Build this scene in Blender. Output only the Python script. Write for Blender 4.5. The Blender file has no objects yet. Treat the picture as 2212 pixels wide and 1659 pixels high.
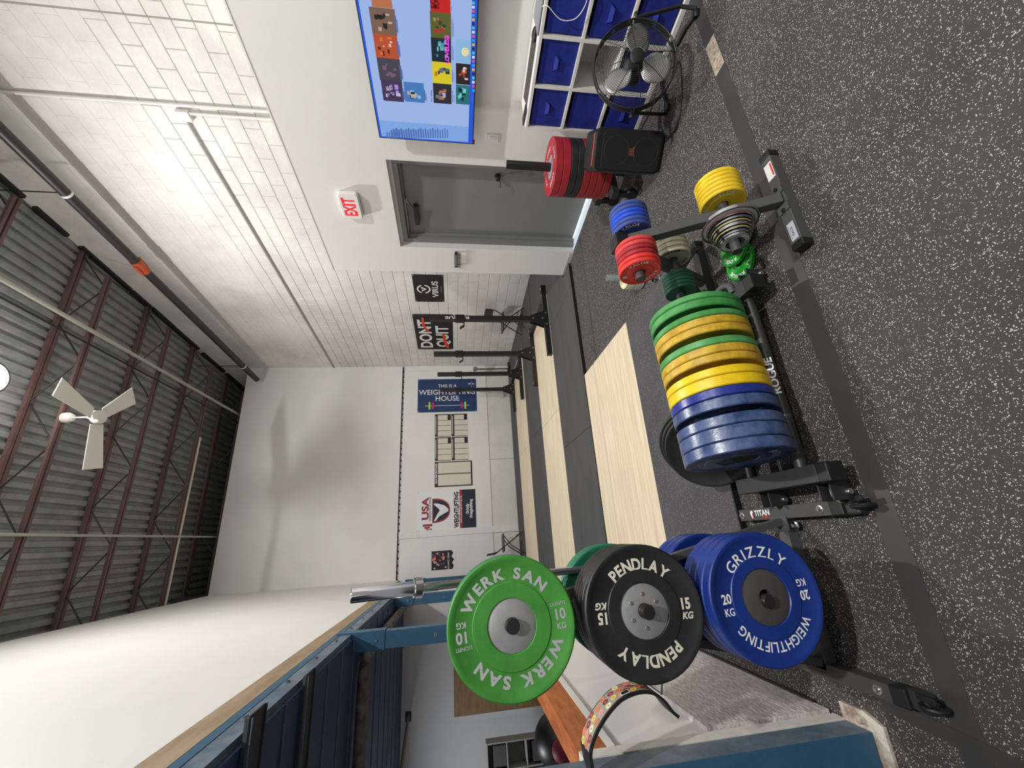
import bpy, math, random
import numpy as np
from mathutils import Matrix, Vector
random.seed(7)
SC = bpy.context.scene
COL = SC.collection
PI = math.pi
# ------------------------------------------------------------------ camera (phone held upright, stored sideways)
FPX = 872.72; EYE = 1.54
yaw, pitch, roll = math.radians(20.762), math.radians(8.219), math.radians(-0.8903)
_f = Vector((math.sin(yaw)*math.cos(pitch), math.cos(yaw)*math.cos(pitch), -math.sin(pitch)))
_r0 = Vector((math.cos(yaw), -math.sin(yaw), 0)); _u0 = _r0.cross(_f)
_r = math.cos(roll)*_r0 + math.sin(roll)*_u0; _u = -math.sin(roll)*_r0 + math.cos(roll)*_u0
cam_d = bpy.data.cameras.new('camera'); cam = bpy.data.objects.new('camera', cam_d); COL.objects.link(cam)
cam_d.sensor_fit = 'HORIZONTAL'; cam_d.sensor_width = 36; cam_d.lens = 36*FPX/2212; cam_d.clip_start = .05; cam_d.clip_end = 100
mw = Matrix.Identity(4)
for i, v in enumerate((-_u, _r, -_f)):
    for j in range(3): mw[j][i] = v[j]
mw[0][3], mw[1][3], mw[2][3] = 0, 0, EYE
cam.matrix_world = mw; SC.camera = cam
# ------------------------------------------------------------------ world, exposure, lamps
W = bpy.data.worlds.new('world'); SC.world = W; W.use_nodes = True
W.node_tree.nodes['Background'].inputs[0].default_value = (1, 1, 1, 1)
W.node_tree.nodes['Background'].inputs[1].default_value = .34
vs = SC.view_settings; vs.view_transform = 'Standard'; vs.look = 'None'; vs.exposure = 0.0; vs.gamma = 1; vs.use_curve_mapping = False
HIGHBAY = [(2.1, 5.05, 6.8, 240), (1.4, -1.4, 6.6, 400), (4.0, -4.2, 6.6, 170)]
for i, (x, y, z, e) in enumerate(HIGHBAY):
    l = bpy.data.lights.new('high_bay_light', 'AREA'); l.shape = 'DISK'; l.size = .22; l.energy = e; l.color = (1, .985, .955); l.spread = PI
    o = bpy.data.objects.new('high_bay_light', l); o.location = (x, y, z - .02); COL.objects.link(o)
# ------------------------------------------------------------------ pixel helpers (photo pixel -> point on a real plane)
def ray(x, y): return _r*((829.5 - y)/FPX) + _u*(-(x - 1106)/FPX) + _f
C0 = Vector((0, 0, EYE))
def onz(x, y, z=0): d = ray(x, y); return C0 + d*((z - EYE)/d.z)
def ony(x, y, Y): d = ray(x, y); return C0 + d*(Y/d.y)
def onx(x, y, X): d = ray(x, y); return C0 + d*(X/d.x)
# ------------------------------------------------------------------ materials
MATS = {}
def s2l(c): return tuple((v/255/12.92 if v/255 <= .04045 else ((v/255 + .055)/1.055)**2.4) for v in c)
def mat(name, rgb, rough=.5, metal=0, noise=0, nscale=8, bump=0, bscale=60, stretch=(1, 1, 1), rgb2=None, world=False, emit=0, spec=.5, trans=0, coat=0):
    if name in MATS: return MATS[name]
    m = bpy.data.materials.new(name); m.use_nodes = True; nt = m.node_tree; N = nt.nodes; L = nt.links
    b = N['Principled BSDF']; c = s2l(rgb)
    b.inputs['Base Color'].default_value = (*c, 1); b.inputs['Roughness'].default_value = rough; b.inputs['Metallic'].default_value = metal
    b.inputs['Specular IOR Level'].default_value = spec
    if coat: b.inputs['Coat Weight'].default_value = coat
    if trans: b.inputs['Transmission Weight'].default_value = trans
    if emit: b.inputs['Emission Color'].default_value = (*c, 1); b.inputs['Emission Strength'].default_value = emit
    tc = N.new('ShaderNodeTexCoord'); mp = N.new('ShaderNodeMapping'); mp.inputs['Scale'].default_value = stretch
    ge = N.new('ShaderNodeNewGeometry'); L.new(ge.outputs['Position'] if world else tc.outputs['Object'], mp.inputs[0])
    if noise or rgb2:
        n = N.new('ShaderNodeTexNoise'); n.inputs['Scale'].default_value = nscale; n.inputs['Detail'].default_value = 6; n.inputs['Roughness'].default_value = .65
        L.new(mp.outputs[0], n.inputs['Vector'])
        r = N.new('ShaderNodeValToRGB'); k = noise or .5
        c2 = s2l(rgb2) if rgb2 else tuple(v*(1 - k) for v in c)
        r.color_ramp.elements[0].position = .36; r.color_ramp.elements[0].color = (*c2, 1)
        r.color_ramp.elements[1].position = .62; r.color_ramp.elements[1].color = (*c, 1)
        L.new(n.outputs['Fac'], r.inputs[0]); L.new(r.outputs[0], b.inputs['Base Color'])
    if bump:
        n2 = N.new('ShaderNodeTexNoise'); n2.inputs['Scale'].default_value = bscale; n2.inputs['Detail'].default_value = 4
        L.new(mp.outputs[0], n2.inputs['Vector']); bp = N.new('ShaderNodeBump'); bp.inputs['Strength'].default_value = bump; bp.inputs['Distance'].default_value = .01
        L.new(n2.outputs['Fac'], bp.inputs['Height']); L.new(bp.outputs[0], b.inputs['Normal'])
    MATS[name] = m; return m
def rubber(name, base, speck, scale, thr, amount, rough=.75):
    m = bpy.data.materials.new(name); m.use_nodes = True; N = m.node_tree.nodes; L = m.node_tree.links; b = N['Principled BSDF']
    tc = N.new('ShaderNodeTexCoord'); v = N.new('ShaderNodeTexVoronoi'); v.inputs['Scale'].default_value = scale
    dn = N.new('ShaderNodeTexNoise'); dn.inputs['Scale'].default_value = scale*1.7; L.new(tc.outputs['Object'], dn.inputs['Vector'])
    mx = N.new('ShaderNodeMixRGB'); mx.blend_type = 'ADD'; mx.inputs[0].default_value = .004; L.new(tc.outputs['Object'], mx.inputs[1]); L.new(dn.outputs['Color'], mx.inputs[2]); L.new(mx.outputs[0], v.inputs['Vector'])
    sp = N.new('ShaderNodeSeparateColor'); L.new(v.outputs['Color'], sp.inputs[0])
    t = N.new('ShaderNodeMath'); t.operation = 'MULTIPLY'; L.new(sp.outputs['Green'], t.inputs[0]); t.inputs[1].default_value = thr*1.5
    lt = N.new('ShaderNodeMath'); lt.operation = 'LESS_THAN'; L.new(v.outputs['Distance'], lt.inputs[0]); L.new(t.outputs[0], lt.inputs[1])
    am = N.new('ShaderNodeMath'); am.operation = 'LESS_THAN'; L.new(sp.outputs['Red'], am.inputs[0]); am.inputs[1].default_value = amount
    an = N.new('ShaderNodeMath'); an.operation = 'MULTIPLY'; L.new(lt.outputs[0], an.inputs[0]); L.new(am.outputs[0], an.inputs[1])
    big = N.new('ShaderNodeTexNoise'); big.inputs['Scale'].default_value = 2.2; big.inputs['Detail'].default_value = 5; L.new(tc.outputs['Object'], big.inputs['Vector'])
    rp = N.new('ShaderNodeValToRGB'); rp.color_ramp.elements[0].position = .3; rp.color_ramp.elements[1].position = .7
    rp.color_ramp.elements[0].color = (*s2l(base), 1); rp.color_ramp.elements[1].color = (*s2l(tuple(q*1.16 for q in base)), 1); L.new(big.outputs['Fac'], rp.inputs[0])
    mc = N.new('ShaderNodeMixRGB'); L.new(an.outputs[0], mc.inputs[0]); L.new(rp.outputs[0], mc.inputs[1]); mc.inputs[2].default_value = (*s2l(speck), 1)
    L.new(mc.outputs[0], b.inputs['Base Color']); b.inputs['Roughness'].default_value = rough; b.inputs['Specular IOR Level'].default_value = .35
    bp = N.new('ShaderNodeBump'); bp.inputs['Strength'].default_value = .25; bp.inputs['Distance'].default_value = .004; L.new(dn.outputs['Fac'], bp.inputs['Height']); L.new(bp.outputs[0], b.inputs['Normal'])
    MATS[name] = m; return m
WALLW = mat('painted_block', (226, 224, 219), .62, noise=.20, nscale=1.1, world=True, bump=.35, bscale=45)
WALLB = mat('painted_block_joint', (150, 146, 138), .8)
DRY = mat('drywall_white', (224, 223, 219), .6, noise=.03, nscale=1.5)
DRY2 = mat('drywall_far', (226, 225, 222), .6, noise=.05, nscale=1.2)
MASON = mat('painted_masonry', (222, 220, 212), .6, noise=.1, nscale=2.5, bump=.5, bscale=25)
BAYW = mat('bay_wall_paint', (205, 206, 208), .7, noise=.05, nscale=1)
RUB = rubber('speckled_rubber', (54, 52, 52), (190, 184, 172), 270, .40, .31)
RUBM = rubber('speckled_mat', (68, 67, 69), (176, 174, 170), 230, .30, .20)
MATB = mat('black_mat', (72, 72, 74), .7, noise=.25, nscale=3, bump=.3, bscale=120, stretch=(.4, 2, 1))
TAPE = mat('floor_tape', (60, 58, 57), .42, noise=.12, nscale=5)
PLY = mat('plywood', (226, 210, 184), .5, rgb2=(206, 188, 160), nscale=5, stretch=(.35, 5, 1))
BLACK = mat('black_powder', (30, 30, 31), .45, bump=.1, bscale=200)
BLACK2 = mat('satin_black', (44, 44, 46), .5, noise=.2, nscale=20)
GREYM = mat('grey_powder', (74, 74, 75), .5, bump=.1, bscale=200)
CAPB = mat('black_plastic', (20, 20, 21), .5)
CHROME = mat('chrome', (205, 205, 208), .16, 1)
STEEL = mat('brushed_steel', (160, 160, 162), .38, 1, noise=.2, nscale=20)
ZINC = mat('zinc', (196, 196, 194), .3, 1)
DOORG = mat('door_grey', (121, 122, 121), .42, noise=.05, nscale=3)
DOORF = mat('door_frame_grey', (126, 127, 126), .4)
BLUE = mat('rack_blue', (48, 92, 122), .45, noise=.2, nscale=5, bump=.15, bscale=40)
BLUED = mat('deck_blue', (24, 62, 104), .5, noise=.15, nscale=3)
BGREY = mat('worn_blue_grey', (110, 124, 136), .45, rgb2=(70, 92, 112), nscale=7)
RUST = mat('worn_rust_white', (196, 188, 176), .7, rgb2=(110, 84, 66), nscale=14, bump=.4, bscale=50)
BEAMW = mat('beam_wood', (160, 140, 112), .7, rgb2=(142, 120, 92), nscale=5, stretch=(3, .5, 3))
ORANGE = mat('orange_wood', (196, 114, 58), .5, rgb2=(150, 78, 36), nscale=6, stretch=(2, .8, 4))
DECK = mat('steel_deck', (150, 153, 152), .5, noise=.25, nscale=4, metal=.2)
JOIST = mat('joist_brown', (104, 78, 76), .6, noise=.25, nscale=6)
PIPEB = mat('black_pipe', (46, 46, 46), .45, noise=.2, nscale=9)
WHITEP = mat('white_paint', (226, 224, 220), .45)
WHITE = mat('white_print', (236, 236, 236), .5)
PRINTW = mat('print_white', (225, 225, 224), .6)
CREAM = mat('print_cream', (222, 220, 200), .6)
RED = mat('sign_red', (230, 30, 48), .4, emit=.35)
# ------------------------------------------------------------------ mesh builder
class MB:
    def __init__(s): s.v = []; s.f = []; s.m = []
    def add(s, vs, fs, M=None, mi=0):
        k = len(s.v)
        s.v += [tuple(M @ Vector(v)) if M else tuple(v) for v in vs]
        s.f += [tuple(i + k for i in f) for f in fs]; s.m += [mi]*len(fs); return s
    def box(s, x0, x1, y0, y1, z0, z1, M=None, mi=0):
        v = [(x, y, z) for z in (z0, z1) for y in (y0, y1) for x in (x0, x1)]
        return s.add(v, [(0, 2, 3, 1), (4, 5, 7, 6), (0, 1, 5, 4), (2, 6, 7, 3), (0, 4, 6, 2), (1, 3, 7, 5)], M, mi)
    def beam(s, a, b, w, h, mi=0, up=(0, 0, 1)):
        a = Vector(a); b = Vector(b); d = (b - a); L = d.length; d.normalize(); u = Vector(up)
        if abs(d.dot(u)) > .98: u = Vector((0, 1, 0))
        x = d.cross(u).normalized(); z = x.cross(d)
        M = Matrix(((x.x, d.x, z.x, a.x), (x.y, d.y, z.y, a.y), (x.z, d.z, z.z, a.z), (0, 0, 0, 1)))
        return s.box(-w/2, w/2, 0, L, -h/2, h/2, M, mi)
    def tube(s, pts, r, n=10, mi=0, closed=False, cap=True):
        pts = [Vector(p) for p in pts]; R = r if isinstance(r, (list, tuple)) else [r]*len(pts)
        k = len(s.v); m = len(pts); px = None
        for i, p in enumerate(pts):
            if closed: d = pts[(i + 1) % m] - pts[i - 1]
            else: d = pts[min(i + 1, m - 1)] - pts[max(i - 1, 0)]
            d = d.normalized() if d.length > 1e-9 else Vector((0, 0, 1))
            if px is None: px = d.orthogonal().normalized()
            px = (px - d*px.dot(d)); px = px.normalized() if px.length > 1e-6 else d.orthogonal().normalized()
            py = d.cross(px)
            for j in range(n):
                a = 2*PI*j/n; s.v.append(tuple(p + (px*math.cos(a) + py*math.sin(a))*R[i]))
        for i in range(m if closed else m - 1):
            a0 = k + i*n; b0 = k + ((i + 1) % m)*n
            for j in range(n): s.f.append((a0 + j, a0 + (j + 1) % n, b0 + (j + 1) % n, b0 + j)); s.m.append(mi)
        if cap and not closed:
            s.f.append(tuple(k + j for j in range(n))[::-1]); s.f.append(tuple(k + (m - 1)*n + j for j in range(n))); s.m += [mi, mi]
        return s
    def lathe(s, prof, n=48, M=None, mi=0):          # profile (r,z) round local Z
        k = len(s.v); vs = []; fs = []
        for r, z in prof:
            for j in range(n): a = 2*PI*j/n; vs.append((r*math.cos(a), r*math.sin(a), z))
        for i in range(len(prof) - 1):
            for j in range(n): fs.append((i*n + j, i*n + (j + 1) % n, (i + 1)*n + (j + 1) % n, (i + 1)*n + j))
        return s.add(vs, fs, M, mi)
    def disc(s, r, z, n=32, M=None, mi=0, up=True):
        vs = [(r*math.cos(2*PI*j/n), r*math.sin(2*PI*j/n), z) for j in range(n)]
        return s.add(vs, [tuple(range(n)) if up else tuple(range(n))[::-1]], M, mi)
    def prism(s, poly, z0, z1, M=None, mi=0):
        n = len(poly); vs = [(x, y, z0) for x, y in poly] + [(x, y, z1) for x, y in poly]
        return s.add(vs, [tuple(range(n))[::-1], tuple(range(n, 2*n))] + [(i, (i + 1) % n, n + (i + 1) % n, n + i) for i in range(n)], M, mi)
    def mesh(s, me, M, mi=0):
        return s.add([v.co for v in me.vertices], [tuple(p.vertices) for p in me.polygons], M, mi)
    def data(s, name, mats, smooth=False):
        me = bpy.data.meshes.new(name); me.from_pydata(s.v, [], s.f)
        for m in (mats if isinstance(mats, (list, tuple)) else [mats]): me.materials.append(m)
        me.polygons.foreach_set('material_index', s.m)
        if smooth: me.polygons.foreach_set('use_smooth', [True]*len(s.f))
        me.update()
        if smooth: me.set_sharp_from_angle(angle=math.radians(38))
        return me
    def build(s, name, mats, parent=None, smooth=False, bev=0, loc=None):
        o = bpy.data.objects.new(name, s.data(name, mats, smooth)); COL.objects.link(o)
        if parent is not None: o.parent = parent
        if loc: o.location = loc
        if bev:
            b = o.modifiers.new('bevel', 'BEVEL'); b.width = bev; b.segments = 2; b.limit_method = 'ANGLE'
        return o
def tag(o, label, cat, group=None):
    o['label'] = label; o['category'] = cat
    if group: o['group'] = group
    return o
def thing(name, label, cat, loc=(0, 0, 0), rz=0, group=None):
    o = bpy.data.objects.new(name, None); COL.objects.link(o); o.location = loc; o.rotation_euler = (0, 0, rz); o.empty_display_size = .1
    return tag(o, label, cat, group)
def struct(o): o['kind'] = 'structure'; return o
def kids(o): return [c for c in bpy.data.objects if c.parent == o]
def dup(root, loc=None, label=None, M=None, group=None, allkids=None):
    r = root.copy(); COL.objects.link(r)
    if M is not None: r.matrix_world = M
    if loc is not None: r.location = loc
    if label: r['label'] = label
    if group: r['group'] = group
    for ch in kids(root):
        c = ch.copy(); COL.objects.link(c); c.parent = r
        for g in kids(ch): d = g.copy(); COL.objects.link(d); d.parent = c
    return r
_tc = {}
def tmesh(txt, size=1, bold=0, ital=0):
    key = (txt, size, bold, ital)
    if key not in _tc:
        cu = bpy.data.curves.new('t', 'FONT'); cu.body = txt; cu.size = size; cu.align_x = 'CENTER'; cu.align_y = 'CENTER'; cu.offset = bold*size; cu.shear = ital; cu.resolution_u = 3
        o = bpy.data.objects.new('t', cu); me = bpy.data.meshes.new_from_object(o); bpy.data.objects.remove(o); _tc[key] = me
    return _tc[key]
def T(x, y, z=0): return Matrix.Translation((x, y, z))
def RZ(a): return Matrix.Rotation(a, 4, 'Z')
def wide(me):
    xs = [v.co.x for v in me.vertices]; return (max(xs) - min(xs)) if xs else .3
class Words:
    def __init__(s): s.w = []
    def mesh(s, me, M, mi=0): s.w.append(MB().mesh(me, M, mi)); return s
    def build(s, name, m, parent):
        for w in s.w: w.build(name, m, parent)
def ring(mb, word, cdeg, r, size, bold=.02, gap=.12, sx=1, z=0, mi=0, ital=0):
    if isinstance(mb, Words): q = MB(); mb.w.append(q); mb = q
    ws = [(wide(tmesh(c, size, bold, ital))*sx if c != ' ' else size*.35) + size*gap for c in word]; tot = sum(ws); a = math.radians(cdeg) - tot/2/r
    for c, w in zip(word, ws):
        th = a + w/2/r; a += w/r
        if c == ' ': continue
        me = tmesh(c, size, bold, ital); xs = [v.co.x for v in me.vertices]; cx = (max(xs) + min(xs))/2
        mb.mesh(me, RZ(-th) @ T(0, r, z) @ Matrix.Diagonal((sx, 1, 1, 1)) @ T(-cx, 0, 0), mi)
def line(mb, word, x, y, size, rot=0, bold=.02, sx=1, z=0, mi=0, ital=0):
    mb.mesh(tmesh(word, size, bold, ital), T(x, y, z) @ RZ(rot) @ Matrix.Diagonal((sx, 1, 1, 1)), mi)
def face(P, n, up=(0, 0, 1)):            # matrix whose +Z is n, +Y as near to up
    n = Vector(n).normalized(); u = Vector(up); x = u.cross(n).normalized(); y = n.cross(x)
    return Matrix(((x.x, y.x, n.x, P[0]), (x.y, y.y, n.y, P[1]), (x.z, y.z, n.z, P[2]), (0, 0, 0, 1)))
# right wall runs at 4.12 degrees to the room
RA = math.radians(4.12)
def rw(P0):                                  # frame on the right side: local Y along the wall, local -X into the room
    return T(*P0) @ RZ(RA)
OFF = rw((3.327, 4.07, 0)); BLK = rw((4.486, 10.217, 0))
def loc_of(M, P): return M.inverted() @ Vector(P)
def onr(x, y, M, dx=0):                      # pixel -> local coords on plane local x = dx of frame M
    P = M @ Vector((dx, 0, 0)); n = M.to_3x3() @ Vector((1, 0, 0)); d = ray(x, y); return loc_of(M, C0 + d*(n.dot(P - C0)/n.dot(d)))
# ================================================================== STRUCTURE
fl = MB().box(-9, 6.2, -5, 16.5, -.1, 0).build('floor', RUB); struct(fl)
# far wall
FY = 10.35
fw = MB().box(-.77, 4.95, FY, FY + .15, 2.90, 6.76).box(-.83, 4.6, FY + .02, FY + .15, .0, 2.85)
fwo = fw.build('wall_far', DRY2); struct(fwo)
b = MB().box(-.83, 4.5, FY - .012, FY + .02, .66, 2.845, mi=0).box(-.83, 4.5, FY + .004, FY + .02, 0, .655, mi=1)
b.build('wall_panel', [DRY2, MASON], fwo)
MB().box(1.86, 1.868, FY + .001, FY + .004, .03, .64).build('panel_seam', mat('seam', (120, 118, 112), .9), fwo)
g = MB()
for i in range(36):
    x = -.75 + i*.15; g.box(x, x + .11, FY + .015, FY + .05, 2.855, 2.875)
g.build('gap_corrugation', STEEL, fwo)
MB().box(-.83, 4.6, FY + .06, FY + .14, 2.8, 2.95).build('gap_shadow_board', CAPB, fwo)
t = MB().box(.1, .25, FY - .03, FY - .012, 0, 2.83).build('trim_1', DRY2, bev=.003); struct(t)
t2 = MB().box(.098, .252, FY - .036, FY - .03, 2.4, 2.86).build('cover_plate', DRY2, t, bev=.002)
for zz in (2.46, 2.8): MB().lathe([(0, .006), (.012, .004), (.014, 0)], 10, face((.175, FY - .036, zz), (0, -1, 0))).build('screw', ZINC, t)
t = MB().box(4.33, 4.42, FY - .035, FY - .012, 0, 2.83).build('trim_2', DRY2, bev=.003); struct(t)
# bay back wall under the mezzanine
bw = MB().box(-8, -.83, 8.5, 8.6, 0, 2.5).build('wall_bay', BAYW); struct(bw)
# left upper wall + dark enclosure added beyond the far wall to block light
lw = MB().box(-.87, -.77, -5, FY, 2.83, 6.78).build('wall_left', DRY); struct(lw)
re_ = MB().box(-.9, 4.6, 12.7, 12.8, 2.6, 7.5).box(-.87, -.77, FY, 12.8, 2.83, 7.5).build('wall_darkener', mat('dark_back', (60, 60, 62), .8)); struct(re_)
# ceiling deck
dk = MB(); x = -8.0; zc = 7.45
while x < 6.4:
    p = [(x, zc), (x + .02, zc + .045), (x + .065, zc + .045), (x + .085, zc), (x + .152, zc)]
    for a, c in zip(p, p[1:]): dk.add([(a[0], -5, a[1]), (c[0], -5, c[1]), (c[0], 16.5, c[1]), (a[0], 16.5, a[1])], [(0, 1, 2, 3)])
    x += .152
ceil = dk.build('ceiling', DECK); struct(ceil)
for k in range(-4, 7):
    Y = 6.18 + k*1.51; xr = 4.486 + (10.217 - Y)*.072 + .0
    j = MB().box(-8, xr - .02, Y - .06, Y - .01, zc - .05, zc - .002).box(-8, xr - .02, Y + .01, Y + .06, zc - .05, zc - .002)
    j.box(-8, xr - .5, Y - .05, Y - .012, 6.93, 6.97).box(-8, xr - .5, Y + .012, Y + .05, 6.93, 6.97)
    jo = j.build('joist', JOIST, ceil)
    w = MB(); x = xr - .1; up = True; pz = zc - .03
    while x > -8:
        nx = x - .62; w.tube([(x, Y, zc - .03 if up else 6.95), (nx, Y, 6.95 if up else zc - .03)], .011, 6); x = nx; up = not up
    w.build('web_rod', BLACK2, jo)
# right block wall with courses
wr = MB().box(.004, .2, -12.5, 5.8, 0, 7.5).build('wall_right', WALLB); wr.matrix_world = BLK; struct(wr)
def blockmesh(pr, ch, L=.4064, Hh=.2032, j=.0022):
    m = MB()
    o = [(.004, j, j), (.004, L - j, j), (.004, L - j, Hh - j), (.004, j, Hh - j)]; q = [(-pr, j + ch, j + ch), (-pr, L - j - ch, j + ch), (-pr, L - j - ch, Hh - j - ch), (-pr, j + ch, Hh - j - ch)]
    return m.add(o + q, [(4, 7, 6, 5), (0, 4, 5, 1), (1, 5, 6, 2), (2, 6, 7, 3), (3, 7, 4, 0)])
deepm = blockmesh(.002, .005).data('block', WALLW); 
cand = []
for r in range(37):
    z = r*.2032
    for c in range(-31, 14):
        y = c*.4064 + (.2032 if r % 2 else 0)
        wp = BLK @ Vector((0, y, z))
        if wp.y < 4.6 and z < 2.9: continue
        P = wp - C0; c2 = P.dot(_f); u = P.dot(_r)/max(c2, .01)*FPX; v = P.dot(_u)/max(c2, .01)*FPX
        vis = c2 > 0 and abs(u) < 860 and v < 1130 and wp.y < 10.35
        cand.append((0 if vis and 2.9 <= z <= 4.9 or vis and z < 2.9 else 1 if vis else 2, P.length, y, z))
cand.sort()
rest = MB(); flat = blockmesh(.0012, .0008, j=.00015)
for i, (v, d, y, z) in enumerate(cand):
    if i < 300:
        o = bpy.data.objects.new('block', deepm); COL.objects.link(o); o.parent = wr; o.location = (0, y, z)
    else: rest.add(flat.v if z > 4.85 else blockmesh(.002, .005).v, flat.f, T(0, y, z))
o = rest.build('block_courses', WALLW, wr); o['kind'] = 'stuff'
MB().box(-.004, .004, -7.39, -7.375, 3.0, 7.4).build('control_joint', WALLB, wr)
# office box with the door opening (local frame OFF: y along wall)
d0, d1, dz = onr(832.8, 342.5, OFF).y, onr(862, 533.9, OFF).y, 2.155
yend = onr(714.3, 582.3, OFF).y
ow = MB().box(0, .1, -9, d0, 0, 3.03).box(0, .1, d1, yend, 0, 3.03).box(0, .1, d0, d1, dz, 3.03).box(.1, 1.25, yend - .1, yend, 0, 3.03).box(.1, 1.4, -9, yend - .1, 2.95, 3.03)
owo = ow.build('wall_office', DRY); owo.matrix_world = OFF; struct(owo)
MB().box(.3, .32, d0 - .3, d1 + .3, 0, 2.5).build('closing_panel', CAPB, owo)
MB().box(-.004, 0, -9, yend + .004, 3.02, 3.034).build('corner_bead', DRY, owo)
bb = MB().box(-.006, 0, d1 + .02, yend - .01, 0, .05).build('baseboard_office', mat('worn_base', (190, 188, 182), .6, noise=.2, nscale=20)); bb.matrix_world = OFF; struct(bb)
# door
dr = thing('door_1', 'grey metal door in a grey frame', 'door'); dr.matrix_world = OFF; struct(dr)
for k_ in ('label', 'category'): del dr[k_]
fy0, fy1, fz = d0 + .045, d1 - .012, 2.11
MB().box(.075, .16, fy0, fy0 + .055, 0, fz).box(.075, .16, fy1 - .055, fy1, 0, fz).box(.075, .16, fy0 + .055, fy1 - .055, fz - .055, fz).build('door_frame', DOORF, dr, bev=.003)
MB().box(.12, .16, fy1 - .078, fy1 - .055, 0, fz - .055).box(.12, .16, fy0 + .055, fy1 - .078, fz - .075, fz - .055).build('door_stop', DOORF, dr)
MB().box(.16, .2, fy0 + .057, fy1 - .06, .012, fz - .06).build('door_leaf', DOORG, dr, bev=.002)
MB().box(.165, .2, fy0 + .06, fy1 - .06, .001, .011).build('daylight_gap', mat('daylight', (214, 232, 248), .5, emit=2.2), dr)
MB().box(.02, .2, fy0, fy1, .0005, .001).build('threshold_glow', mat('thr', (196, 210, 222), .3, emit=.25), dr)  # faint emission paints the daylight spilling in under the door
# reveal lining
MB().box(.0, .075, d1 - .01, d1, 0, dz).box(0, .075, d0, d1 - .01, dz - .01, dz).box(0, .075, d0, d0 + .01, 0, dz - .01).box(.075, .17, d0 - .02, d1 + .02, fz, dz + .02).box(.075, .17, d0 - .02, fy0, 0, fz).box(.075, .17, fy1, d1 + .02, 0, fz).build('reveal_lining', DRY, dr)
kp = onr(1075, 380, OFF, .16)
kn = MB().lathe([(.0, .065), (.02, .063), (.027, .05), (.022, .035), (.01, .028), (.01, .012), (.03, .01), (.032, 0)], 20, face((.16, kp.y, kp.z), (-1, 0, 0))).build('door_knob', CAPB, dr, True)
MB().tube([(.1, kp.y + .0, kp.z - .01), (.09, kp.y + .03, kp.z - .03), (.09, kp.y + .06, kp.z - .025), (.09, kp.y + .08, kp.z - .035)], .005, 6).build('hanging_strap', CAPB, kn)
ca, cb = onr(897, 445, OFF, .12), onr(902, 484, OFF, .12)
MB().box(.1, .155, ca.y, cb.y, cb.z - .025, cb.z + .025).build('door_closer', BLACK2, dr, bev=.006)
MB().beam((.09, ca.y, ca.z + .03), (.03, ca.y - .16, ca.z + .075), .022, .008).beam((.03, ca.y - .16, ca.z + .09), (.09, cb.y + .04, ca.z + .1), .016, .008).build('closer_arm', STEEL, dr)
# ================================================================== platforms, mats, tape
PZ = .035
def slab(name, x0, x1, y0, y1, m, label, cat, group=None, z0=0, z1=PZ):
    o = MB().box(x0, x1, y0, y1, z0, z1).build(name, m, bev=.002); return tag(o, label, cat, group)
pf = thing('lifting_platform', 'nearest low lifting platform with pale plywood strip between speckled black mats', 'platform')
MB().box(-.6, 1.69, 2.965, 3.86, 0, PZ).build('plywood_panel', PLY, pf, bev=.001)
MB().box(-.6, 1.69, 3.9, 4.2, 0, PZ).build('plywood_panel', PLY, pf, bev=.001)
MB().box(-.6, 1.685, 3.861, 3.899, 0, PZ - .0005).build('worn_strip', mat('ply_worn', (204, 188, 164), .55), pf)
MB().box(-.6, 1.69, 2.12, 2.962, 0, PZ).build('rubber_mat', RUBM, pf, bev=.001)
def wx(Y): return 4.486 + (10.217 - Y)*.072 - .012
def pslab(name, x0, x1, y0, y1, m, parent):
    if x1 == 'wall':
        if y0 < 4.53: poly = [(x0, y0), (3.28, y0), (3.262, 4.535), (wx(4.53), 4.535), (wx(y1), y1), (x0, y1)]
        else: poly = [(x0, y0), (wx(y0), y0), (wx(y1), y1), (x0, y1)]
        return MB().prism(poly, 0, PZ).build(name, m, parent, bev=.001)
    return MB().box(x0, x1 - .004, y0, y1, 0, PZ).build(name, m, parent, bev=.001)
for yy, lab in (((4.23, 5.45, 6.68), 'middle'), ((6.7, 8.0, 9.4), 'farthest')):
    pf = thing('lifting_platform', '%s low lifting platform with pale plywood strip between black mats' % lab, 'platform')
    y0, y1, y2 = yy
    seams = [-.68, 1.09, 2.95, 'wall'] if lab == 'middle' else [-.68, 1.75, 'wall']
    for a, c in zip(seams, seams[1:]): pslab('rubber_mat', a, c, y0, y1 - .003, MATB, pf)
    ps = [-.68, 1.69, 3.62] if lab == 'middle' else [-.68, 1.72, 3.9]
    for a, c in zip(ps, ps[1:]): pslab('plywood_panel', a, c, y1, y2 - .003, PLY, pf)
    pslab('rubber_mat', ps[-1], 'wall', y1, y2 - .003, MATB, pf)
    if lab == 'farthest': pslab('rubber_mat', -.68, 'wall', y2, FY - .04, MATB, pf)
MB().box(-.68, 3.24, 4.216, 4.229, 0, PZ + .001).build('edge_strip', CAPB, bpy.data.objects['lifting_platform.001'])
MB().box(-.6, 1.69, 2.108, 2.119, 0, PZ + .001).build('edge_strip', CAPB, bpy.data.objects['lifting_platform'])
def tape(P, w, label, h=.0015):
    o = MB(); 
    for a, c in zip(P, P[1:]): o.beam((a[0], a[1], h/2), (c[0], c[1], h/2), w, h)
    return tag(o.build('floor_tape', TAPE), label, 'tape')
tape([(-1.2, 1.347), (3.6, 1.347)], .085, 'dark tape strip across the rubber floor in front of the weight racks')
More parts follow.
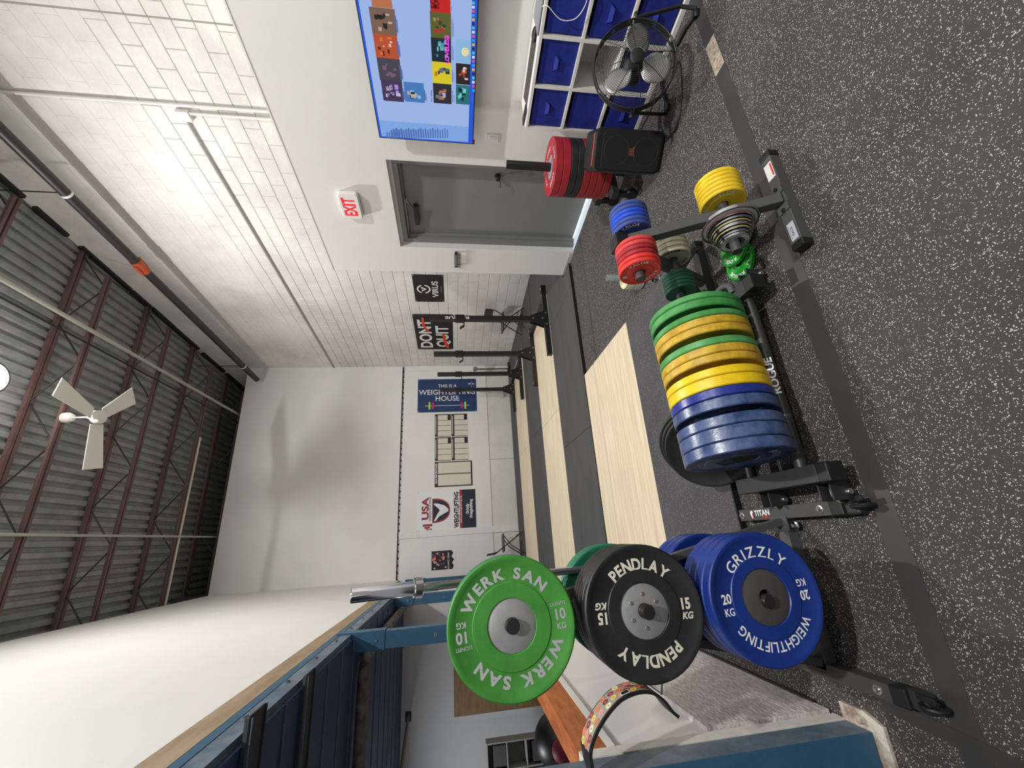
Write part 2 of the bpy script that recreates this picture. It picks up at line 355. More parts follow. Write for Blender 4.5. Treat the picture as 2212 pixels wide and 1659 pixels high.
wp_ = MB().box(onz(1556, 150).x, onz(1532, 92).x, 1.307, 1.388, .0015, .0022).build('tan_patch', mat('tan_mottle', (176, 160, 142), .7, rgb2=(120, 108, 98), nscale=40)); tag(wp_, 'tan patch on the floor tape', 'tape patch')  # lighter mottled tan piece laid flat on the tape
tape([(1.6, 3.86), (3.3, 3.80)], .045, 'thin dark tape strip on the floor in front of the middle platform')
tape([onz(1360, 405)[:2], onz(1368, 445)[:2]], .05, 'short dark tape strip on the floor behind the black speaker')
tape([(-.66, 1.62), (-.70, 1.2), (-.76, .95)], .05, 'dark curved strip on the floor by the blue column foot', .003)
# ================================================================== mezzanine
mz = thing('mezzanine', 'blue steel mezzanine deck over the left bay', 'mezzanine'); mz['kind'] = 'structure'
for k_ in ('label', 'category'): del mz[k_]
XE = -.77
MB().box(XE - .09, XE + .004, -3, 9.6, 2.685, 2.828).build('wood_beam', BEAMW, mz)
ch = MB().box(XE - .012, XE, -3, 9.6, 2.53, 2.645).box(XE - .10, XE + .004, -3, 9.6, 2.525, 2.533).build('edge_channel', BGREY, mz)
MB().box(XE - .03, XE + .003, -3, 9.6, 2.632, 2.685).build('blue_flange', BLUE, mz)
for i in range(14):
    y = 2.1 + i*.55
    MB().lathe([(0, .014), (.012, .014), (.014, 0)], 6, face((XE + .0, y, 2.60), (1, 0, 0))).build('bolt', STEEL, ch)
y = -2.0
while y < 8.4:
    dp_ = MB().box(-8, XE - .03, y, y + .395, 2.5, 2.53).build('deck_plank', BLUED, mz); MB().box(-8, XE - .03, y + .387, y + .395, 2.492, 2.5).build('plank_lip', BGREY, dp_)
    y += .41
for yy in (4.3, 6.2):
    pass
POSTS = [(1.68, 'nearest blue steel column with a rusty base plate'), (4.6, 'second blue steel column under the mezzanine, behind the green plates'), (7.35, 'third blue steel column under the mezzanine, behind the chrome barbell'), (10.1, 'farthest blue steel column at the far wall')]
for i, (Y, lab) in enumerate(POSTS):
    po = thing('steel_column', lab, 'column', (XE - .07, Y, 0))
    if i == 0:
        MB().box(-.32, .07, -.0, .006, .02, 2.52).build('column_face', BLUE, po, bev=.002)
        MB().box(.064, .07, .006, .11, .02, 2.52).box(-.32, .064, .104, .11, .02, 2.52).build('column_web', BGREY, po)
        MB().prism([(-.36, -.05), (.10, -.05), (.13, .02), (.13, .125), (-.36, .125)], 0, .018).build('base_plate', RUST, po, bev=.003)
        MB().lathe([(0, .02), (.014, .02), (.016, 0)], 6, T(.1, .03, .018)).build('bolt', RUST, po)
    else:
        MB().box(-.075, .075, -.05, .05, .0, 2.6).build('column_face', BLUE, po, bev=.004)
        MB().box(-.085, .085, -.06, .06, 2.22, 2.66).build('column_sleeve', BLUE, po, bev=.003)
        for zz in (2.3, 2.52): MB().lathe([(0, .012), (.012, .012), (.017, 0)], 6, face((0.0, -.06, zz), (0, -1, 0))).build('bolt', ZINC, po)
        MB().lathe([(.008, .002), (.016, .002), (.016, 0)], 12, face((0.0, -.051, 1.75), (0, -1, 0))).build('bolt_hole', ZINC, po)
        MB().box(-.11, .11, -.1, .1, 0, .012).build('base_plate', BLUE, po)
pp = MB().tube([(-1.0, 8.4, 2.43), (-1.0, 5.0, 2.43), (-1.03, 4.85, 2.43), (-1.12, 4.75, 2.43), (-1.3, 4.72, 2.43), (-6, 4.72, 2.43)], .055, 12).build('duct_pipe', mat('dusty_pipe', (120, 112, 104), .6, rgb2=(60, 56, 54), nscale=9), None, True)
tag(pp, 'dusty grey pipe under the mezzanine deck turning the corner', 'pipe')
GRD = mat('grille_dark', (46, 54, 58), .6); GRL = mat('grille_slat', (84, 88, 88), .5)
for i, (px, py, py2) in enumerate(((572, 1600, 1526), (678, 1560, 1445))):
    q = onz(px, py, 2.44); q2 = onz(px + 14, py2, 2.44); x1_ = q2.x
    gr = thing('ceiling_grille', ('nearer' if i == 0 else 'farther') + ' dark slatted light grille under the mezzanine', 'grille', (0, q.y, 2.47))
    MB().box(x1_ - 1.3, x1_, -.10, -.09, .012, .03).box(x1_ - 1.3, x1_, .09, .10, .012, .03).box(x1_ - 1.3, x1_, -.09, .09, .02, .03).build('housing', GRD, gr)
    MB().box(x1_ - 1.3, x1_, -.101, -.092, -.004, .0).build('bright_edge', BGREY, gr)
    for k in range(7): MB().box(x1_ - 1.25 + k*.1, x1_ - 1.235 + k*.1, -.09, .09, 0, .02).build('slat', GRL, gr)
l = bpy.data.lights.new('bay_fill', 'AREA'); l.size = .6; l.energy = 42; l.color = (.95, .97, 1)  # unseen fill light added under the deck to brighten the bay
o = bpy.data.objects.new('bay_fill', l); o.location = (-3.6, 6.4, 2.42); COL.objects.link(o)
# slanted rod and back board in the bay
tag(MB().tube([ony(882, 1548, 8.4), ony(872, 1620, 7.4), ony(862, 1700, 6.6)], .022, 8).build('slanted_pipe', mat('dusty2', (112, 106, 100), .7), None, True), 'slanted grey pipe rising from a hole in the bay wall', 'pipe')
MB().box(-.07, .07, 0, .004, -.05, .05).build('wall_hole', CAPB, bw, loc=(ony(882, 1548, 8.495).x, 8.494, ony(882, 1548, 8.49).z))
a, c = ony(980, 1450, 8.49), ony(980, 1549, 8.49)
bd = thing('window_board', 'brown plywood board in a white frame on the bay wall', 'board', (0, 8.49, 0))
MB().box(c.x, 0.7 + a.x, -.006, 0, .05, a.z).build('board_panel', mat('brown_board', (150, 120, 84), .55, rgb2=(124, 96, 62), nscale=4, stretch=(1, 1, 4)), bd)
MB().box(c.x - .09, c.x, -.012, 0, .03, a.z + .09).box(c.x, .7 + a.x, -.012, 0, a.z, a.z + .09).build('frame', BAYW, bd)
# knee wall
kw = thing('knee_wall', 'low white partition with an orange wood top rail beside the plate tree', 'partition', (0, 0, 0))
MB().box(XE - .04, XE - .012, 1.86, 4.5, .0, .975).build('melamine_panel', mat('melamine', (226, 224, 224), .3), kw, bev=.002)
MB().box(XE - .09, XE - .0, 1.86, 4.5, .985, 1.105).build('top_rail', ORANGE, kw, bev=.003)
MB().box(XE - .012, XE + .002, 1.86, 4.5, .955, .985).build('white_edging', WHITEP, kw)
OSB = mat('painted_osb', (222, 216, 212), .55, rgb2=(186, 179, 174), nscale=34, bump=.5, bscale=60, stretch=(1, .6, 1.2))
MB().box(XE - .012, XE + .008, 1.875, 3.7, .01, .565).build('strand_board', OSB, kw, bev=.001)
MB().box(XE - .06, XE + .002, 1.80, 1.855, .01, 1.1).build('end_stud', mat('stud_white', (222, 219, 212), .6, rgb2=(206, 202, 194), nscale=10), kw, bev=.002)
MB().box(XE + .008, XE + .016, 1.95, 3.7, .0, .02).build('kick_strip', BLACK2, kw)
# bay contents
P = onz(1175, 1600, .28); P = C0 + (ray(1186, 1601))*5.1
bl = MB().lathe([(.30*math.sin(i*PI/20), -.30*math.cos(i*PI/20)) for i in range(21)], 40).build('exercise_ball', mat('ball_black', (26, 26, 27), .42), None, True, loc=(P.x, P.y, .30)); tag(bl, 'large matte black exercise ball on the floor of the left bay', 'ball')
P = C0 + ray(1215, 1622)*4.6
rb = MB().lathe([(.12*math.sin(i*PI/14), -.12*math.cos(i*PI/14)) for i in range(15)], 28).build('medicine_ball', mat('ball_red', (120, 26, 46), .6), None, True, loc=(P.x, P.y, max(.12, P.z))); tag(rb, 'small dark red ball beside the black exercise ball', 'ball')
c0 = ony(1052, 1609, 7.3)
cr = thing('storage_cubby', 'grey wire cubby organiser with open square cells in the left bay', 'organizer', (c0.x, 7.3, 0), .15)
WIRE = mat('cubby_grey', (150, 150, 146), .6); nx, nz, s_ = 5, 4, .30; top = c0.z
mb = MB().box(-nx*s_, 0, .3, .31, 0, top, mi=0)
for i in range(nx + 1): mb.box(-i*s_ - .008, -i*s_ + .008, 0, .3, 0, top)
for i in range(5): mb.box(-nx*s_, 0, 0, .3, top - i*top/4 - .008, top - i*top/4 + .008)
mb.build('grid_frame', WIRE, cr)
for i, (q, h) in enumerate(((0, 3), (2, 3), (1, 2), (3, 2), (0, 1), (2, 1))):
    MB().box(-q*s_ - s_ + .03, -q*s_ - .03, .03, .28, h*top/4 + .01, h*top/4 + .2).build('fabric_bin', mat('bin_dark', (70, 70, 72), .8), cr, bev=.01)
# ================================================================== weight plates
def plate_body(R, T, hub_r, hole=.0255, style='bumper', lip=.08, n=64):
    t = T/2; b = R*(1 - lip); ri = R*.60
    half = [(hub_r, t - .006), (hub_r + .003, t - .002), (ri, t - .002), (ri + .003, t - .005), (b - .006, t - .005), (b, t - .0005), (R - .006, t), (R - .001, t - .004)]
    if T < .02: half = [(hub_r, t - .002), (b - .004, t - .002), (b, t), (R - .002, t), (R, t - .002)]
    prof = half + [(r, -z) for r, z in half[::-1]]
    return MB().lathe(prof, n)
def make_plate(label, col, R, T, M, hub=None, hub_r=.08, letters=None, ltr=PRINTW, group=None, hole=.0255, name='bumper_plate', flush=.006, bolts=0):
    o = thing(name, label, 'weight plate', group=group); o.matrix_world = M
    plate_body(R, T, hub_r).build('plate_body', col, o, True)
    h = MB(); t = T/2 - flush
    h.lathe([(hole, -t), (hole, t), (hub_r*.98, t), (hub_r, t - .001)], 40); h.lathe([(hub_r, -t), (hole, -t)], 40)
    hub_o = h.build('hub', hub or STEEL, o, True)
    if bolts:
        for k in range(bolts):
            a = 2*PI*k/bolts + PI/2
            MB().lathe([(0, .001), (.0025, .0012), (.003, .0035), (.0062, .003), (.007, 0)], 12, T_(.055*math.cos(a), .055*math.sin(a), t)).build('hub_bolt', ZINC, hub_o, True)
    if letters:
        l = Words(); letters(l, T/2 - .0042); l.build('lettering', ltr, o)
    return o
T_ = T
def col(name, rgb, worn=None, rough=.42, ns=9): return mat(name, rgb, rough, rgb2=worn, nscale=ns, bump=.08, bscale=60, spec=.5)
G1 = col('green_bright', (72, 146, 58), (60, 132, 50)); TEAL = col('green_teal', (44, 128, 96), (34, 108, 80)); NAVY = col('navy_thin', (40, 38, 62))
BLK1 = col('rubber_black', (30, 30, 31), (40, 40, 41), .5); ROY = col('royal_blue', (16, 46, 124), (20, 52, 134)); ROYR = ROY
HUBG = mat('hub_grey', (176, 176, 178), .45, .55, noise=.12, nscale=25); HUBD = mat('hub_dark', (104, 102, 100), .42, .6, noise=.1, nscale=15)
def facing(X, Y, Z, rot): return face((X, Y, Z), (0, -1, 0)) @ RZ(-math.radians(rot))
def green_letters(l, z):
    for a in (0, 180):
        ring(l, 'WERK SAN', a - 6, .163, .050, .040, .15, 1.12, z)
        s = 1 if a == 0 else -1; B = RZ(0 if a == 0 else PI)
        for w, y, sz, bd in (('LIONFIT', .036, .017, .01), ('10', .002, .047, .03), ('KG', -.034, .026, .03)):
            l.mesh(tmesh(w, sz, bd), B @ T_(.172, y, z) @ Matrix.Diagonal((.95, 1, 1, 1)))
TX, TY = -.285, 1.80
make_plate('bright green bumper plate reading WERK SAN 10 KG, top front of the plate tree', G1, .225, .036, facing(-.29, 1.601, 1.353, 84), HUBG, .084, green_letters, mat('raised_grey', (176, 178, 180), .5))
for i, (c, T0, y, d) in enumerate(((TEAL, .018, 1.630, 'thin teal green bumper plate directly behind the bright green one'), (NAVY, .012, 1.647, 'thin dark navy bumper plate between two teal ones behind the bright green plate'), (TEAL, .02, 1.665, 'thin teal green bumper plate rearmost on the top front peg'))):
    make_plate(d, c, .225, T0, facing(-.29, y, 1.353, 30*i), HUBG, .07)
def pend_letters(l, z):
    for a in (0, 180):
        ring(l, 'PENDLAY', a, .152, .058, .035, .06, .86, z)
        B = RZ(0 if a == 0 else PI)
        l.mesh(tmesh('15', .05, .04), B @ T_(.158, .012, z) @ Matrix.Diagonal((.85, 1, 1, 1))); l.mesh(tmesh('KG', .03, .04, .25), B @ T_(.16, -.026, z))
PL = make_plate('black bumper plate reading PENDLAY 15 KG with bolted steel hub', BLK1, .225, .034, facing(TX, 1.594, .869, 91), HUBG, .09, pend_letters, CREAM, bolts=6)
for i in range(4): make_plate('plain black bumper plate, %s behind the front black lettered plate' % ('first', 'second', 'third', 'fourth')[i], BLK1, .225, .031, facing(TX, 1.628 + .033*i, .869, 40*i), HUBG, .09, group='black bumper plates behind the front one')
def griz_letters(l, z):
    ring(l, 'GRIZZLY', 0, .152, .056, .012, .16, 1, z); ring(l, 'WEIGHTLIFTING', 180, .157, .045, .016, .1, .92, z)
    l.mesh(tmesh('20', .044, .03), T_(-.158, .012, z) @ Matrix.Diagonal((.85, 1, 1, 1))); l.mesh(tmesh('KG', .034, .02), T_(-.158, -.03, z) @ Matrix.Diagonal((.85, 1, 1, 1)))
    B = RZ(PI); l.mesh(tmesh('20', .044, .03), B @ T_(-.158, .012, z) @ Matrix.Diagonal((.85, 1, 1, 1))); l.mesh(tmesh('KG', .034, .02), B @ T_(-.158, -.03, z) @ Matrix.Diagonal((.85, 1, 1, 1)))
make_plate('royal blue bumper plate reading GRIZZLY WEIGHTLIFTING 20 KG, on the lowest peg', ROY, .225, .046, facing(-.272, 1.554, .414, 87), HUBD, .094, griz_letters, WHITE)
for i in range(3): make_plate('plain royal blue bumper plate, %s behind the front lettered blue plate' % ('first', 'second', 'third')[i], ROY, .225, .046, facing(-.272, 1.602 + .048*i, .414, 50*i), HUBD, .094, group='blue bumper plates behind the lettered one')
for i in range(4): make_plate('thin teal green bumper plate on the middle rear peg, %s from the post' % ('first', 'second', 'third', 'fourth')[i], TEAL, .225, .02, facing(TX, 1.895 + .022*i, .869, 60*i), HUBG, .07, group='teal plates on the middle rear peg')
for i in range(3): make_plate('royal blue bumper plate on the lowest rear peg, %s from the post' % ('first', 'second', 'third')[i], ROY, .225, .046, facing(-.272, 1.90 + .05*i, .414, 60*i), HUBD, .094, group='blue plates on the lowest rear peg')
# plate tree
tr = thing('plate_tree', 'grey steel plate tree on two floor bars holding the green, black and blue bumper plates', 'plate rack', (0, 0, 0))
MB().box(TX - .03, TX + .03, TY - .03, TY + .03, .05, 1.42).build('post', GREYM, tr, bev=.003)
MB().box(-.6, .0, TY - .03, TY + .03, .0, .055).build('spine_bar', GREYM, tr, bev=.003)
for X in (.02, -.6):
    xx = [onz(1590, 1112, .055), onz(1812, 1102, .055)]
    bar = MB().box(X - .028, X + .028, 1.50, 2.07, .0, .055).build('floor_bar', mat('bar_grey', (66, 65, 64), .5, noise=.12, nscale=14), tr, bev=.002)
    MB().box(X - .031, X + .031, 1.455, 1.515, -.0, .058).build('end_cap', CAPB, bar, bev=.006)
    for yy in (1.56, 2.045): MB().lathe([(0, .014), (.007, .014), (.008, .004), (.016, .003), (.017, 0)], 12, T_(X, yy, .055)).build('bolt', ZINC, bar, True)
lg = MB(); M_ = T_(.02, 1.90, .0562) @ Matrix(((0, 1, 0, 0), (-1, 0, 0, 0), (0, 0, 1, 0), (0, 0, 0, 1)))
lg.mesh(tmesh('TITAN', .036, .03), M_ @ T_(.0, .004, 0)); lo = lg.build('logo_lettering', WHITE, tr)
MB().mesh(tmesh('FITNESS', .013, .02), M_ @ T_(.016, -.015, 0)).build('logo_red_word', mat('logo_red', (206, 50, 38), .5), tr)
MB().prism([(-.011, -.002), (-.012, .012), (-.003, .020), (.006, .018), (.009, .008), (.001, .007), (.002, -.018), (-.004, -.019)], 0, .0004, M_ @ T_(-.07, .0, 0)).build('logo_helmet', WHITE, tr)
MB().prism([(.001, .001), (.009, .002), (.008, -.010), (.004, -.018), (.001, -.016)], .0004, .0008, M_ @ T_(-.07, 0, 0)).build('logo_helmet_red', mat('logo_red', (206, 50, 38), .5), tr)
MB().box(-.06, 0, TY - .05, TY + .05, .056, .062).build('joint_plate', GREYM, tr)
MB().lathe([(0, .02), (.009, .02), (.011, .006), (.019, .004), (.02, 0)], 6, T_(-.04, 1.74, .03)).build('bolt', ZINC, tr)
MB().beam((-.02, TY, .06), (TX + .02, TY, 1.25), .045, .03).beam((-.57, TY, .06), (TX - .02, TY, 1.25), .045, .03).build('leg_brace', GREYM, tr)
for z, yf in ((1.353, 1.565), (.869, 1.545), (.414, 1.522)):
    MB().tube([(TX if z < 1.3 else -.29, yf, z), (TX if z < 1.3 else -.29, yf + .004, z), (TX if z < 1.3 else -.29, TY, z)], [.0215, .0245, .0245], 20).build('peg', mat('peg_dark', (58, 56, 56), .35, .6), tr, True)
    if z < 1.3: MB().tube([(TX, TY, z), (TX, TY + .3, z)], .0245, 20).build('peg', MATS['peg_dark'], tr, True)
# upright barbell
A = C0 + ray(757, 1287)*1.43; B = C0 + ray(1470, 1205)*1.98; d = (B - A).normalized()
bb_ = thing('barbell', 'chrome barbell standing upright in the plate tree', 'barbell')
def along(s): return A + d*s
Lz = (B - A).length
s1 = None
for k in range(200):
    s = k*.005; q = along(s) - C0
    if 1106 - FPX*q.dot(_u)/q.dot(_f) > 893: s1 = s; break
MB().tube([along(0), along(.004), along(s1)], [.022, .025, .025], 32).build('sleeve', CHROME, bb_, True)
MB().tube([along(s1), along(s1 + .003), along(s1 + .028), along(s1 + .031)], [.034, .037, .037, .034], 32).build('collar_ring', CHROME, bb_, True)
MB().tube([along(s1 + .03), along(s1 + .09), along(s1 + .092), along(Lz + .1)], [.0165, .0165, .0150, .0150], 24).build('shaft', mat('shaft_steel', (206, 206, 208), .3, .9), bb_, True)
# clamps lying at the bar ends
def clamp(P, rz, label):
    c = thing('barbell_clamp', label, 'clamp', (P[0], P[1], 0), rz)
    MB().box(-.045, .02, -.03, .03, .0, .045).build('clamp_body', BLACK2, c, bev=.008)
    MB().tube([(.03 + .03*math.cos(a), .0, .035 + .034*math.sin(a)) for a in [i*PI/5 for i in range(10)]], .009, 8, closed=True).build('clamp_ring', CAPB, c, True)
    MB().beam((-.01, .02, .045), (.06, .028, .06), .02, .008).build('lever', CAPB, c, bev=.002)
    MB().lathe([(0, .006), (.006, .005), (.007, 0)], 12, T_(.0, .0, .045)).build('rivet', ZINC, c)
clamp((.02, 1.42), -PI/2, 'black clamp collar on the floor at the end of the lettered floor bar')
clamp((-.60, 1.42), -PI/2 - .1, 'black clamp collar at the floor bar end near the white partition')
# ================================================================== horizontal floor rack
fr = thing('floor_plate_rack', 'low black wheeled rack on the floor holding green, yellow and blue bumper plates', 'plate rack')
RY = 1.63
ends = [628, 641.8, 659.5, 666, 680, 697.5, 715, 726.6, 743, 762, 780, 791, 810, 835, 856, 881, 894, 919, 951, 979]
GW = col('green_worn', (54, 132, 62), (92, 160, 96), .38, 7); YW = col('yellow_worn', (208, 170, 48), (168, 132, 36), .42, 16); YB = col('yellow_bright', (238, 204, 22), (220, 182, 18), .35)
BW = col('blue_faded', (34, 55, 100), (84, 102, 142), .30, 11); BB = col('blue_bright', (26, 42, 126), (36, 54, 140), .30, 6)
seq = [(0, GW, 'worn green'), (1, GW, 'worn green'), (3, GW, 'worn green'), (4, YW, 'scuffed yellow'), (5, YW, 'scuffed yellow'), (7, GW, 'worn green'), (8, YW, 'scuffed yellow'), (9, YW, 'scuffed yellow'), (11, YB, 'bright yellow'), (12, YB, 'bright yellow'), (13, BB, 'bright blue'), (14, BW, 'faded blue'), (16, BW, 'faded blue'), (17, BW, 'faded blue'), (18, BW, 'faded blue')]
ords = ['first', 'second', 'third', 'fourth', 'fifth', 'sixth', 'seventh', 'eighth', 'ninth', 'tenth', 'eleventh', 'twelfth', 'thirteenth', 'fourteenth', 'fifteenth']
def rog_letters(l, z):
    for a in (0, 180): ring(l, 'ROGUE', a, .150, .044, .03, .16, 1.25, z)
    for a in (90, 270): ring(l, '20 KG', a, .155, .026, .02, .1, 1, z)
XF = ony(1557, ends[0], 1.63).x
def rmx(x): return .205 + (x - .235)*(1.0 - .205)/(XF - .235)
for i, (k, c, nm) in enumerate(seq):
    x1 = rmx(ony(1557, ends[k], 1.63).x); x0 = rmx(ony(1557, ends[k + 1], 1.63).x)
    if x1 - x0 < .02: x0 = x1 - .03
    xm = (x0 + x1)/2; T0 = x1 - x0 - .002
    yc = 1.65 + (xm - .235)*.065
    tilt = .0 if i not in (0, 1) else .05
    M_ = face((xm, yc, .297), (-1, -.07, .0 + tilt))
    make_plate('%s bumper plate, %s from the far end of the low floor rack' % (nm, ords[i]), c, .225, T0, M_ @ RZ(.5*i if i not in (11, 14) else .5), BLACK2, .07 if nm[0] != 'f' else .085, rog_letters if i in (11, 14) else None, mat('dim_print', (176, 180, 192), .6), group=None)
# tubes, end bars, wheels
xa, xb = .17, 1.03
for (y, z, nm) in ((1.545, .095, 'front'), (1.85, .095, 'rear')):
    MB().tube([(xa, y, z), (xb, y - .0, z)], .024, 16).build('rail_tube', PIPEB, fr, True)
for x in (.30, .44, .58, .72, .86, .98):
    MB().tube([(x, 1.545, .10), (x, 1.56, .2), (x, 1.6, .085)], .010, 8).build('divider_pin', BLACK2, fr, True)
lg = MB(); lg.mesh(tmesh('ROGUE', .042, .03), face((.60, 1.545 - .0245*.77, .095 + .0245*.64), (0, -.77, .64)) @ Matrix.Diagonal((1.25, 1, 1, 1))); lg.build('lettering', PRINTW, fr)
e0, e1 = onz(1800, 1010, .12), onz(1630, 1042, .12)
for X, nm in ((.15, 'near'), (1.045, 'far')):
    yn = 1.42 if nm == 'near' else 1.485
    eb = MB().box(X - .035, X + .035, yn, 1.90, .085, .155).build('end_bar', BLACK2, fr, bev=.003)
    MB().box(X - .037, X + .037, yn - .055, yn, .083, .157).build('end_cap', CAPB, eb, bev=.005)
    for yy in (1.5, 1.74): MB().lathe([(0, .006), (.01, .006), (.02, .002), (.021, 0)], 16, face((X - .035, yy, .12), (-1, 0, 0))).build('bolt', CAPB, eb, True)
    for yy in (yn + .03, 1.78):
        s = -1 if nm == 'near' else 1; xw = X + s*.075
        MB().box(min(X + s*.035, xw + s*.03), max(X + s*.035, xw + s*.03), yy - .03, yy - .024, .03, .115).box(min(X + s*.035, xw + s*.03), max(X + s*.035, xw + s*.03), yy + .024, yy + .03, .03, .115).box(X + s*.035 - .003, X + s*.035 + .003, yy - .03, yy + .03, .04, .11).build('wheel_bracket', BLACK2, fr, bev=.001)
        wl = MB().lathe([(0, .016), (.016, .016), (.02, .012), (.036, .017), (.042, .012), (.042, -.012), (.036, -.017), (0, -.017)], 28, face((xw, yy, .044), (0, -1, 0))).build('wheel', mat('wheel_black', (34, 33, 32), .35), fr, True)
        MB().lathe([(.0425, .008), (.0432, 0), (.0425, -.008)], 28, face((xw, yy, .044), (0, -1, 0))).build('tread', mat('tread_tan', (150, 134, 116), .7), wl, True)
        MB().lathe([(0, .014), (.011, .013), (.013, .01), (.014, 0)], 20, face((xw, yy - .03, .044), (0, -1, 0))).build('axle_bolt', ZINC, wl, True)
# handle on far end
MB().tube([(1.06, 1.56, .155), (1.10, 1.56, .16), (1.12, 1.59, .165), (1.12, 1.70, .165)], .018, 12).build('handle', GREYM, fr, True)
# black plates leaning behind the rack
nb = Vector((-math.sin(math.radians(40))*math.cos(math.radians(30)), -math.cos(math.radians(40))*math.cos(math.radians(30)), .5))
for i in range(3):
    q = Vector((.365, 1.97, .205)) - nb*.037*i; q.z = max(q.z, .205)
    make_plate('black bumper plate leaning behind the floor rack, %s from the near end' % ords[i], BLK1, .222, .034, face(q, nb) @ RZ(1.0), BLK1, .07)
# ================================================================== small change plates and their A-frame rack
af = thing('change_plate_rack', 'small grey A-frame rack on two floor bars holding the small coloured change plates', 'plate rack')
AX = 1.35; AP = (AX, 1.575, .70)
for Y, nm in ((1.25, 'n'), (1.885, 'f')):
    fb = MB().box(1.12, 1.60, Y - .028, Y + .028, 0, .05).build('floor_bar', GREYM if nm == 'n' else BLACK2, af, bev=.002)
    for x in (1.085, 1.60): MB().box(x, x + .035, Y - .031, Y + .031, 0, .053).build('end_cap', CAPB, fb, bev=.004)
    MB().beam((AX, Y, .05), AP, .05, .05, up=(1, 0, 0)).build('leg', GREYM, af, bev=.003)
    MB().box(AX - .07, AX - .03, Y - .03, Y + .03, .05, .056).box(AX + .03, AX + .07, Y - .03, Y + .03, .05, .056).build('foot_plate', GREYM, af)
    for x in (AX - .06, AX + .06): MB().lathe([(0, .006), (.009, .005), (.01, 0)], 12, T_(x, Y, .056)).build('bolt', CAPB, af)
st = MB().box(1.48, 1.57, 1.228, 1.272, .0502, .0508).build('warning_sticker', WHITEP, af); MB().box(1.49, 1.56, 1.231, 1.240, .0508, .0512).build('red_stripe', mat('stk_red', (200, 66, 50), .6), st)
st = MB().box(1.13, 1.22, 1.232, 1.268, .0502, .0508).build('brand_sticker', mat('stk_grey', (176, 178, 186), .5), af); MB().mesh(tmesh('RACK', .018, .02), T_(1.175, 1.25, .0509)).box(1.14, 1.21, 1.262, 1.2635, .0508, .051).build('sticker_print', mat('stk_navy', (60, 72, 110), .6), st)
MB().box(AX - .035, AX + .035, 1.53, 1.62, .66, .73).build('apex_bracket', CAPB, af, bev=.004)
MB().beam((AX, 1.79, .25), (AX - .2, 1.86, .06), .03, .03).beam((AX, 1.79, .25), (AX + .22, 1.86, .06), .03, .03).build('gusset', BLACK2, af)
pegs = {'top': (1.565, .625), 'near': (1.385, .225), 'far': (1.735, .315)}
PEGM = mat('peg_grey', (70, 70, 71), .45)
MB().tube([(1.13, 1.565, .625), (1.62, 1.565, .625)], .0235, 16).build('peg', PEGM, af, True)
MB().tube([(1.165, 1.385, .225), (1.60, 1.385, .225)], .0235, 16).build('peg', PEGM, af, True)
MB().tube([(1.10, 1.735, .315), (1.62, 1.735, .315)], .0235, 16).build('peg', PEGM, af, True)
def valor(kg):
    def f(l, z, R=.1):
        for a in (60, 200): ring(l, 'VALOR', a, .076, .026, .02, .12, 1, z)
        for a in (-30,): ring(l, kg, a, .074, .022, .03, .1, 1, z)
    return f
def vscale(kg, R):
    def f(l, z):
        for a in (60, 200): ring(l, 'VALOR', a, R*.74, R*.26, .02, .12, 1, z)
        ring(l, kg, -35, R*.74, R*.24, .03, .1, 1, z)
    return f
def stack(x0, dx, n, peg, R, cols, lab, kg, ltr=PRINTW, R2=None, first_face=True, group=None):
    y, z = pegs[peg]
    for i in range(n):
        c = cols[i % len(cols)]
        r = R if R2 is None else R + (R2 - R)*i/(n - 1)
        nm = '%s, %s from the end facing the camera' % (lab, ords[i]) if lab else ''
        make_plate(nm, c, r, dx - .002, face((x0 + dx*(i + .5), y, z - .003), (-1, 0, 0)) @ RZ(.7*i), c, r*.32, vscale(kg, r) if i == 0 else None, ltr, name='change_plate', flush=.003, group=group, hole=.026)
REDA = col('red_pale', (214, 72, 72), (196, 54, 56), .5); REDB = col('red_deep', (168, 34, 46), (150, 26, 38), .5); REDC = col('red_bright', (226, 58, 48), (206, 44, 40), .45)
stack(1.165, .026, 6, 'top', .102, [REDC, REDC, REDB, REDB, REDA, REDA], 'small red change plate on the upper peg', '15')
BL1 = col('blue_small', (62, 82, 156), (48, 66, 134), .5); BL2 = col('blue_small_bright', (36, 80, 204), (28, 66, 180), .4)
stack(1.395, .025, 6, 'top', .098, [BL1, BL1, BL2, BL2, BL1, BL1], 'small blue change plate on the upper peg', '10', WHITE)
YS = col('yellow_small', (238, 204, 48), (226, 188, 30), .5)
stack(1.44, .024, 6, 'near', .105, [YS], 'small yellow change plate on the lower near peg', '15', WHITE)
GS = col('green_small', (30, 94, 72), (22, 78, 58), .45)
stack(1.165, .022, 5, 'far', .080, [GS], 'small dark green change plate on the far peg', '5', WHITE)
CRM = col('cream_small', (196, 190, 168), (180, 172, 150), .6)
stack(1.385, .03, 4, 'far', .098, [CRM], 'small cream change plate on the far peg', '10', CAPB)
